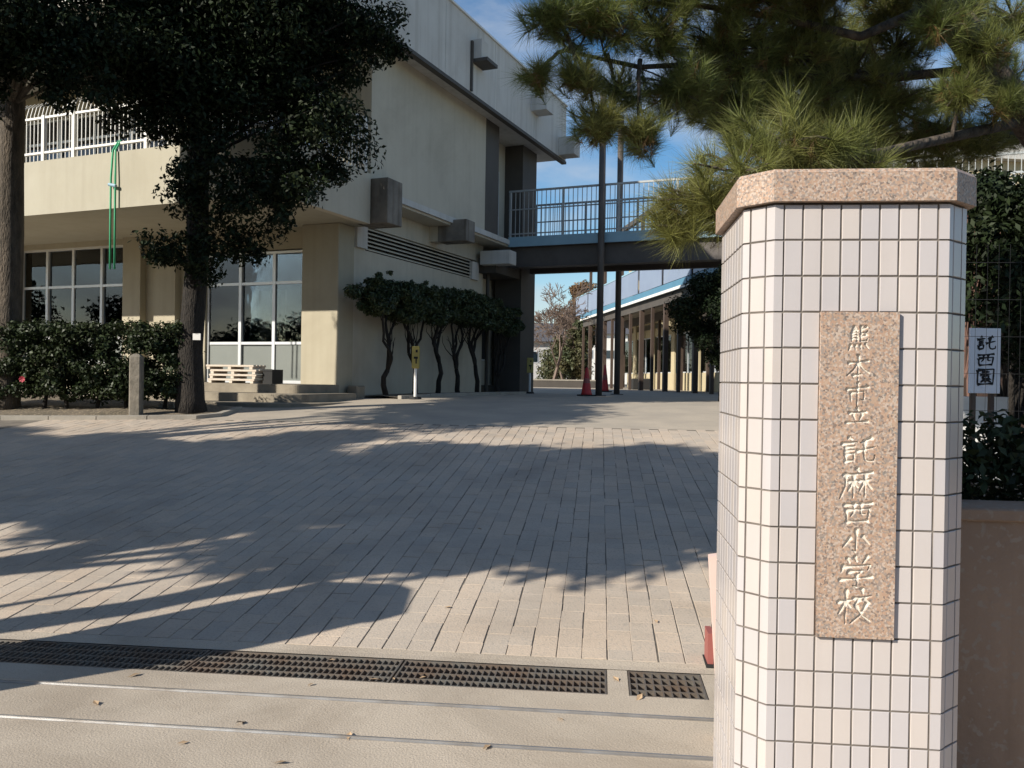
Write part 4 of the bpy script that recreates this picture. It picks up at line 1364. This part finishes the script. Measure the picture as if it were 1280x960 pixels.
pg = np.random.default_rng(77)
pbase = P(1450, 480, 6.2); pbase[2] = gz(pbase[0], pbase[1]) - .03
pine = thing('pine_tree', tuple(pbase), 0, 'old pine with rough leaning trunk and long needles spreading over the gate pillar', 'tree')
tp = [pbase, P(1440, 430, 6.2), P(1400, 330, 6.1), P(1345, 235, 5.9), P(1285, 150, 5.7), P(1235, 85, 5.6), P(1190, 25, 5.5), P(1140, -35, 5.5), P(1060, -85, 5.4),
      P(960, -110, 5.3), P(850, -115, 5.2), P(740, -95, 5.2)]
tw = MB()
tw.tube([p - pbase for p in tp], [.17, .145, .125, .112, .106, .1, .09, .075, .058, .045, .035, .025], 12, rnd=random.Random(3), jit=.1)
clus = [(690, 20, 46, 5.0, 26), (745, 25, 60, 5.0, 34), (672, 92, 24, 4.9, 10), (720, 95, 38, 4.9, 18), (745, 150, 40, 4.9, 22), (800, 165, 42, 5.0, 18), (770, 110, 45, 5.2, 18),
        (820, 40, 60, 5.3, 30), (850, 110, 55, 5.4, 24), (905, 60, 75, 5.6, 40), (920, 140, 60, 5.7, 30), (985, 60, 70, 5.7, 38), (1010, 130, 60, 5.8, 32), (1065, 95, 60, 5.9, 30), (1060, 160, 55, 6.0, 30),
        (1110, 130, 50, 6.0, 24), (1120, 60, 60, 6.1, 22), (1160, 175, 50, 6.2, 26), (1215, 175, 45, 6.3, 20), (1270, 165, 30, 6.4, 12), (1250, 95, 45, 6.6, 14), (1265, 20, 50, 6.6, 18),
        (1200, 10, 50, 6.4, 16), (1110, 0, 60, 5.9, 24), (1010, 0, 60, 5.6, 26), (930, -10, 60, 5.4, 24), (840, -20, 60, 5.2, 24), (760, -40, 60, 5.1, 20), (680, -40, 50, 5.0, 16),
        (960, 110, 60, 6.3, 36), (1040, 60, 60, 6.5, 34), (890, 120, 50, 6.2, 26), (1090, 180, 50, 6.5, 30), (1180, 120, 45, 6.9, 18), (1020, 185, 50, 6.3, 28),
        (1228, 62, 40, 5.25, 12), (1262, 125, 36, 5.35, 10), (1175, 25, 40, 5.2, 12), (1200, 110, 34, 5.3, 9),
        (900, -120, 70, 4.8, 26), (880, -100, 70, 4.8, 28), (960, -90, 70, 4.9, 28), (1040, -80, 70, 5.0, 28), (1120, -80, 70, 5.1, 26), (880, -200, 80, 4.8, 26), (1000, -180, 80, 4.9, 26),
        # the low bough in front of the rest
        (975, 175, 62, 3.75, 30), (1035, 185, 50, 3.8, 20), (925, 215, 55, 3.75, 30), (880, 250, 44, 3.8, 26), (850, 285, 28, 3.85, 14), (905, 275, 30, 3.8, 12), (830, 265, 22, 3.9, 7), (1075, 200, 34, 3.85, 12)]
boughs = [[P(1235, 85, 5.6), P(1130, 95, 5.8), P(1020, 88, 5.7), P(910, 85, 5.5), P(800, 75, 5.2), P(715, 60, 5.0)],
          [P(1160, 10, 5.5), P(1080, 40, 5.5), P(980, 20, 5.5), P(860, 10, 5.3), P(740, 0, 5.1)],
          [P(1285, 150, 5.7), P(1190, 175, 5.4), P(1110, 190, 4.8), P(1040, 195, 4.2), P(960, 205, 3.8), P(890, 245, 3.78), P(850, 280, 3.85)],
          [P(1300, 170, 5.9), P(1270, 170, 6.3), P(1200, 165, 6.3), P(1120, 150, 6.1)],
          [P(1190, 25, 5.5), P(1225, 30, 6.2), P(1265, 50, 6.6)]]
joints = [np.array(q) for q in tp[4:]]
for bg_ in boughs:
    n_ = len(bg_)
    tw.tube([np.array(q) - pbase + pg.normal(size=3) * .02 * (0 < i_) for i_, q in enumerate(bg_)], [.036 - .026 * i_ / (n_ - 1) for i_ in range(n_)], 8)
    for p_, q_ in zip(bg_[:-1], bg_[1:]): joints += [np.array(p_), (np.array(p_) + np.array(q_)) / 2]
    joints.append(np.array(bg_[-1]))
pos, axs, isd = [], [], []
for (x, y, r_, Y, n) in clus:
    c = P(x, y, Y); R0 = r_ * Y / F_PX * (1 if Y > 4.5 else 1.15)
    # nearest trunk point carries the branch
    src = joints[int(np.argmin([np.linalg.norm(q - c) for q in joints]))]
    bp = limb(tw, src - pbase, c - pbase, .016, .007, pg, sag=.03, n=7, wob=.09)
    for i in range(int(n * (3.6 if x > 830 else 1.9) if Y > 4.5 else n * .85)):
        d = pg.normal(size=3); d /= np.linalg.norm(d)
        q = c + d * R0 * pg.uniform(.3, 1.0) * np.array([1.1, 1.1, .75])
        ax = d * .8 + (np.array([-.15, -.1, .75]) if Y > 4.5 else np.array([-.45, -.1, .6])) + pg.normal(size=3) * .3
        pos.append(q - pbase); axs.append(ax)
        if pg.random() < .6: limb(tw, c - pbase + (q - c) * .1, q - pbase, .007, .004, pg, n=3, wob=.12)
tw.build('trunk', M['bark_pine'], pine, smooth=True)
pos, axs = np.array(pos), np.array(axs)
nearm = (pos + pbase)[:, 1] < 4.4
v1, f1_ = needle_tufts(pos[~nearm], axs[~nearm], 90, .135, 5)
v2, f2_ = needle_tufts(pos[nearm], axs[nearm], 120, .165, 8, .0024)
v, f = np.concatenate([v1, v2]), np.concatenate([f1_, f2_ + len(v1)])
new_obj('crown', np_mesh('crown', v, f, M['needle']), None, pine)
sel = pg.random(len(pos)) < .35
v, f = needle_tufts(pos[sel] - axs[sel] / np.linalg.norm(axs[sel], axis=1)[:, None] * .1, -axs[sel] * .4 + pg.normal(size=(sel.sum(), 3)), 26, .12, 6)
new_obj('dead_needles', np_mesh('dead_needles', v, f, M['needle_dead']), None, pine)

# ------------------------------------------------------------------ right of the pillar: hedge on the wall, wire fence, sign, shed
h2 = thing('hedge', tuple(av(1.1, 3.3)), -YC, 'shaded dark green hedge growing along the low brown wall', 'hedge')
cs, rs = [], []
for x in np.arange(.0, 4.2, .07):
    for k in range(5): cs.append((x + hg.uniform(-.04, .04), hg.uniform(-.02, .3), hg.uniform(.72, 1.22))); rs.append(hg.uniform(.09, .15))
v, f = leaf_cloud(cs, rs, 26000, .045, .022, 61, hollow=.5)
new_obj('foliage', np_mesh('foliage', v, f, M['leaf_hedge']), None, h2)
for x in np.arange(.2, 4.2, .4):
    b = MB(); limb(b, (x, .15, -.02), (x + hg.uniform(-.08, .08), .15, .9), .02, .012, hg, n=4); b.build('stem', M['bark'], h2)

YS_ = 7.6
s0, s1 = P(1212, 410, YS_), P(1249, 492, YS_)
sg_ = thing('sign_board', ((s0[0] + s1[0]) / 2, YS_, gz(s0[0], YS_)), 0, 'white upright sign with three black brush characters behind the wire fence', 'sign')
sw, sz0, sz1 = (s1[0] - s0[0]) / 2, s1[2] - gz(s0[0], YS_), s0[2] - gz(s0[0], YS_)
MB().cbox(-sw, sw, -.012, .012, sz0, sz1, .003).build('board', M['sign'], sg_)
for x in (-sw * .6, sw * .6): MB().box(x - .02, x + .02, .0125, .05, 0, sz1 - .05).build('post', M['brown_post'], sg_)
for k, (key, y0, y1) in enumerate((('taku', .11, .36), ('nishi', .38, .60), ('en', .62, .88))):
    b = MB(); H_ = sz1 - sz0
    w = sw * 1.3; zt = sz1 - y0 * H_; h = (y1 - y0) * H_
    for st_ in GL[key]:
        ss = stroke_samples(st_)
        L_, R_ = [], []
        for i, (p_, wd) in enumerate(ss):
            a_, c_ = ss[max(0, i - 1)][0], ss[min(len(ss) - 1, i + 1)][0]
            d = c_ - a_; d = d / (np.linalg.norm(d) + 1e-9); nn = np.array([-d[1], d[0]]) * wd * 7.0
            for lst, s_ in ((L_, 1), (R_, -1)):
                q = p_ + nn * s_
                lst.append(((q[0] - 50) / 100 * w, -.0145 - .00002 * len(b.f), zt - q[1] / 100 * h))
        n_ = len(ss)
        b.add(L_ + R_, [(i, i + 1, n_ + i + 1, n_ + i) for i in range(n_ - 1)])
    b.build('character', M['black'], sg_)
# wire fence between hedge and sign
wf = thing('wire_fence', tuple(P(1190, 480, 6.0) * np.array([1, 1, 0]) + np.array([0, 0, gz(3.2, 6)])), -YC, 'thin dark wire fence in front of the white sign', 'fence')
b = MB()
for z in np.arange(.25, 2.2, .26): b.box(0, 3.2, -.0015, .0015, z, z + .003)
for x in np.arange(0, 3.2, .075): b.box(x, x + .0018, .003, .005, .2, 2.2)
tag(b.build('mesh_wires', M['black'], wf), kind='stuff')
for x in (-.05, 1.6, 3.25): MB().box(x - .02, x + .02, .008, .05, 0, 2.25).build('post', M['black'], wf)
# white garden wall and dark shed behind the sign
gw = thing('garden_wall', tuple(P(1180, 480, 8.6) * np.array([1, 1, 0]) + np.array([0, 0, gz(4.4, 8.6)])), -YC, 'low white garden wall behind the sign', 'wall')
MB().box(0, .62, 0, .12, 0, .84).build('wall_body', M['white_metal'], gw)
MB().box(1.15, 4.2, .02, .14, 0, .80).build('wall_body', M['white_metal'], gw)
p = P(1195, 480, 10.6)
sh = thing('shed', (p[0], p[1], gz(p[0], p[1])), -YC, 'dark brown boarded shed behind the white sign', 'shed')
for i in range(14): MB().cbox(i * .25 + .004, i * .25 + .246, 0, .03, 0, 2.1, .004).build('board', M['brownwall'], sh)
MB().box(0, 3.5, .031, 2.4, 0, 2.1).build('body', M['brownwall'], sh)
b = MB(); b.add([(-.2, -.3, 2.1), (3.7, -.3, 2.1), (3.7, 2.6, 2.6), (-.2, 2.6, 2.6), (-.2, -.3, 2.18), (3.7, -.3, 2.18), (3.7, 2.6, 2.68), (-.2, 2.6, 2.68)],
                [(0, 3, 2, 1), (4, 5, 6, 7), (0, 1, 5, 4), (1, 2, 6, 5), (2, 3, 7, 6), (3, 0, 4, 7)]); b.build('roof', M['roof_tile'], sh)


def round_tree(name, px, py_base, Y, h, rx, n, m_leaf, lab, seed, L=.09, W=.04, cat='tree', group=None, trunk=.12, z_low=.3, flat=.8):
    p = P(px, 480, Y); z0 = gz(p[0], p[1]) - .03
    base = np.array([p[0], p[1], z0])
    rg_ = np.random.default_rng(seed)
    cs_, rs_ = [], []
    for i in range(46):
        d = rg_.normal(size=3); d /= np.linalg.norm(d)
        cs_.append(base + np.array([0, 0, h * (z_low + 1) / 2]) + d * np.array([rx, rx, h * (1 - z_low) / 2]) * rg_.uniform(.45, .88)); rs_.append(rx * rg_.uniform(.22, .38))
    tpts_ = [base, base + np.array([.02, 0, h * .25]), base + np.array([.05, .02, h * .55]), base + np.array([.0, .03, h * .85])]
    return broadleaf(name, base, tpts_, [trunk, trunk * .8, trunk * .55, trunk * .15], cs_, rs_, n, L, W, m_leaf, M['bark'], seed, lab, cat, group, limbs=14, flat=flat, r_limb=trunk * .3)


round_tree('round_tree', 905, 500, 17.8, 3.05, 1.05, 26000, M['leaf'], 'dark rounded clipped tree beside the gallery, half behind the tiled pillar', 81, z_low=.22, L=.07)
round_tree('garden_tree', 1262, 500, 9.4, 3.3, 1.05, 30000, M['leaf'], 'dark green garden tree above the shed and the white sign', 82, z_low=.45)
round_tree('garden_tree', 1330, 500, 8.3, 3.4, 1.0, 14000, M['leaf'], 'dark garden tree to the side of the wire fence', 83, z_low=.3)
# bare reddish twigs right of the pillar
tw2 = thing('twiggy_shrub', tuple(P(1210, 480, 8.9) * np.array([1, 1, 0]) + np.array([0, 0, gz(4.8, 8.9)])), 0, 'bare reddish twigs showing between the tiled pillar and the dark tree', 'shrub')
b = MB()
for i in range(26):
    q0 = np.array([pg.uniform(-.05, .05), 0, 1.0]); q1 = np.array([pg.uniform(-.1, .45), pg.uniform(-.2, .2), pg.uniform(2.1, 2.75)])
    limb(b, q0, q1, .008, .003, pg, n=5, wob=.12)
limb(b, (0, 0, 0), (0, 0, 1.05), .03, .02, pg)
b.build('twigs', mat('twig_bark', (.16, .09, .07), .9), tw2)

# ------------------------------------------------------------------ background beyond the yard
round_tree('far_tree', 716, 475, 52, 4.3, 1.5, 9000, M['leaf_far'], 'green tree beyond the yard beside the gallery posts', 91, L=.22, W=.1, z_low=.05)
round_tree('far_tree', 727, 475, 58, 7.2, 1.7, 9000, M['leaf_rust'], 'russet leaved tree beyond the yard behind the green tree', 92, L=.24, W=.11, z_low=.35)
round_tree('far_tree', 700, 475, 62, 3.2, 2.6, 7000, M['leaf_far'], 'low green bush in front of the grey house', 93, L=.24, W=.11, z_low=.0)


def bare_tree(px, Y, h, lab, seed, lean=0.):
    p = P(px, 480, Y); z0 = gz(p[0], p[1]) - .03
    root = thing('bare_tree', (p[0], p[1], z0), 0, lab, 'tree')
    rg_ = np.random.default_rng(seed); b_ = MB()

    def grow(q, d, L, r_, lv):
        e = q + d * L
        b_.tube([q, q + d * L * .5 + rg_.normal(size=3) * L * .05, e], [max(r_, .012), max(r_ * .8, .012), max(r_ * .6, .01)], 4, cap=False)
        if lv == 0: return
        for i in range(3 if lv > 1 else 4):
            nd = d + rg_.normal(size=3) * .5 + np.array([0, 0, .12]); nd /= np.linalg.norm(nd)
            grow(q + (e - q) * rg_.uniform(.55, 1), nd, L * rg_.uniform(.6, .8), r_ * .5, lv - 1)
    d0 = np.array([lean, 0, 1.]); d0 /= np.linalg.norm(d0)
    grow(np.zeros(3), d0, h * .3, h * .016, 6)
    b_.build('branches', mat('bare_bark_%d' % seed, (.17, .125, .10), .9), root)


bare_tree(690, 44, 6.6, 'leafless tree with fine branches seen through the gap under the footbridge', 7, .25)
bare_tree(706, 54, 6.5, 'leafless tree with fine branches standing before the grey house', 8, -.1)


def house(px0, px1, Y, zt, lab, m_w, m_r):
    a0, a1 = P(px0, 480, Y), P(px1, 480, Y)
    w = a1[0] - a0[0]
    root = thing('house', (a0[0], Y, 1.0), 0, lab, 'house')
    MB().box(0, w, 0, 7, 0, zt).build('wall', m_w, root)
    b_ = MB(); e = .5
    b_.add([(-e, -e, zt), (w + e, -e, zt), (w + e, 7 + e, zt), (-e, 7 + e, zt), (w * .2, 3.5, zt + 1.8), (w * .8, 3.5, zt + 1.8)],
           [(0, 3, 2, 1), (0, 1, 5, 4), (1, 2, 5), (2, 3, 4, 5), (3, 0, 4)])
    b_.build('roof', m_r, root)
    for i in range(max(1, int(w / 2.4))):
        x = 1.0 + i * 2.4
        wo = MB().box(x, x + 1.2, -.04, -.001, zt * .5, zt * .5 + 1.0).build('window', M['alu'], root)
        MB().box(x + .06, x + 1.14, -.05, -.041, zt * .5 + .06, zt * .5 + .94).build('pane', M['glass'], wo)


house(640, 712, 72, 3.6, 'grey walled house with dark roof seen under the footbridge', M['house'], M['roof_tile'])
house(716, 790, 95, 5.6, 'pale house behind the russet tree', M['white_metal'], M['roof_tile'])
yw = thing('yard_wall', tuple(gpt(672, 484)), 0, 'low dark boundary wall at the back of the yard', 'wall')
MB().box(-1.5, 3.5, 0, .2, -.05, .35).build('wall_body', M['dark_paint'], yw)
MB().box(-1.5, 3.5, -.02, .22, .351, .42).build('coping', M['kerb'], yw)
b = MB()
wv, wf_ = leaf_cloud([(x, 130 + rg.uniform(-12, 12), rg.uniform(1, 4)) for x in np.arange(-90, 170, 2.2)], [rg.uniform(2.5, 4.0) for _ in np.arange(-90, 170, 2.2)], 26000, .9, .45, 99, hollow=.4)
tag(new_obj('far_wood', np_mesh('far_wood', wv, wf_, M['leaf_far'])), 'distant green belt of trees closing the view', 'trees', kind='stuff')

# ------------------------------------------------------------------ street trees outside the frame that shade the ramp
for k, (a_, v_, zc, rx, rz) in enumerate(((-5.2, 2.5, 4.9, 2.25, 1.5), (-7.2, 2.45, 5.2, 2.15, 1.8), (-9.2, 2.7, 5.0, 1.9, 1.85), (-11.3, 2.8, 5.2, 2.0, 1.9), (-13.6, 2.7, 5.1, 1.9, 1.9), (-16, 3.0, 5.2, 2.0, 1.9), (-9.6, 6.9, 6.4, 2.1, 1.2))):
    x, y = av(a_, v_)[:2]; h = zc + rz
    z0 = gz(x, y) - .03
    base = np.array([x, y, z0]); q_ = np.random.default_rng(200 + k)
    cs, rs = [], []
    for i in range(60):
        d = q_.normal(size=3); d /= np.linalg.norm(d)
        cs.append(base + np.array([0, 0, zc]) + d * np.array([rx, rx, rz]) * q_.uniform(.3, .88)); rs.append(rx * q_.uniform(.2, .32))
    broadleaf('street_tree', base - np.array([1.6, .3, 0]) * (k == 0), [base - np.array([1.6, .3, 0]) * (k == 0), base + np.array([.03, 0, h * .3]), base + np.array([0, .06, h * .6]), base + np.array([.05, 0, h * .85])], [.15, .12, .09, .03], cs, rs, 26000 if k != 6 else 7000, .2, .1,
              M['leaf'], M['bark'], 200 + k, 'evergreen street tree beside the entrance ramp whose shadow lies on the paving', 'tree', 'street trees shading the ramp', limbs=16, r_limb=.06)

for k, (x0, w, hh, lab, mw) in enumerate(((-30, 11, 5.6, 'two storey pale house across the street with wide windows', 'house'), (-14, 9, 5.2, 'low cream house across the street', 'cream'),
                                      (2, 10, 5.8, 'white house across the street opposite the pillar', 'white_metal'), (19, 12, 5.4, 'long grey house across the street beyond the white house', 'house'))):
    root = thing('house', (x0, -24, 0), 0, lab, 'house')
    MB().box(0, w, -7, 0, 0, hh).build('wall', M[mw], root)
    b_ = MB(); e = .5
    b_.add([(-e, -7 - e, hh), (w + e, -7 - e, hh), (w + e, e, hh), (-e, e, hh), (w * .2, -3.5, hh + 1.8), (w * .8, -3.5, hh + 1.8)], [(0, 3, 2, 1), (0, 1, 5, 4), (1, 2, 5), (2, 3, 4, 5), (3, 0, 4)])
    b_.build('roof', M['roof_tile'], root)
    for i in range(int(w / 2.6)):
        for z in (1.0, 3.4):
            wo = MB().box(.8 + i * 2.6, 2.2 + i * 2.6, .001, .05, z, z + 1.2).build('window', M['alu'], root)
            MB().box(.86 + i * 2.6, 2.14 + i * 2.6, .051, .06, z + .06, z + 1.14).build('pane', M['glass'], wo)
wv, wf_ = leaf_cloud([(x, -19 + rg.uniform(-1, 1), rg.uniform(1.2, 4.2)) for x in np.arange(-34, 40, .9)], [rg.uniform(1.0, 1.7) for _ in np.arange(-34, 40, .9)], 26000, .32, .16, 98, hollow=.4)
wv2, wf2 = leaf_cloud([(-33 + rg.uniform(-1, 1), y_, rg.uniform(1.0, 4.6)) for y_ in np.arange(-14, 26, .6)], [rg.uniform(.9, 1.6) for _ in np.arange(-14, 26, .6)], 26000, .32, .16, 97, hollow=.4)
wf_ = np.concatenate([wf_, wf2 + len(wv)]); wv = np.concatenate([wv, wv2])
tag(new_obj('street_greenery', np_mesh('street_greenery', wv, wf_, M['leaf'])), 'belt of evergreen shrubs along the far side of the street', 'shrubs', kind='stuff')

# ------------------------------------------------------------------ litter
lr = random.Random(12)
b = MB()
b.add([(-.03, 0, .003), (-.005, -.014, .006), (.03, 0, .004), (-.002, .015, .009), (-.045, .001, .004)], [(0, 1, 2, 3), (4, 0, 3)])
lm = b.mesh('fallen_leaf', M['dead_leaf'])
for (x, y) in ((388, 857), (437, 921), (350, 955), (170, 845), (470, 851), (492, 850), (528, 848), (600, 662), (415, 826), (800, 873), (640, 700), (300, 905), (700, 900), (230, 930), (820, 778), (560, 760),
               (120, 880), (610, 935), (770, 850)):
    p = gpt(x, y)
    o = new_obj('fallen_leaf', lm); o.location = tuple(p + np.array([0, 0, .004])); o.rotation_euler = (lr.uniform(-.3, .3), lr.uniform(-.3, .3), lr.uniform(0, 6)); o.scale = (lr.uniform(.5, 1.0),) * 3
    tag(o, 'small dry leaf lying on the ground at the gate', 'leaf', 'dry leaves scattered at the gate')
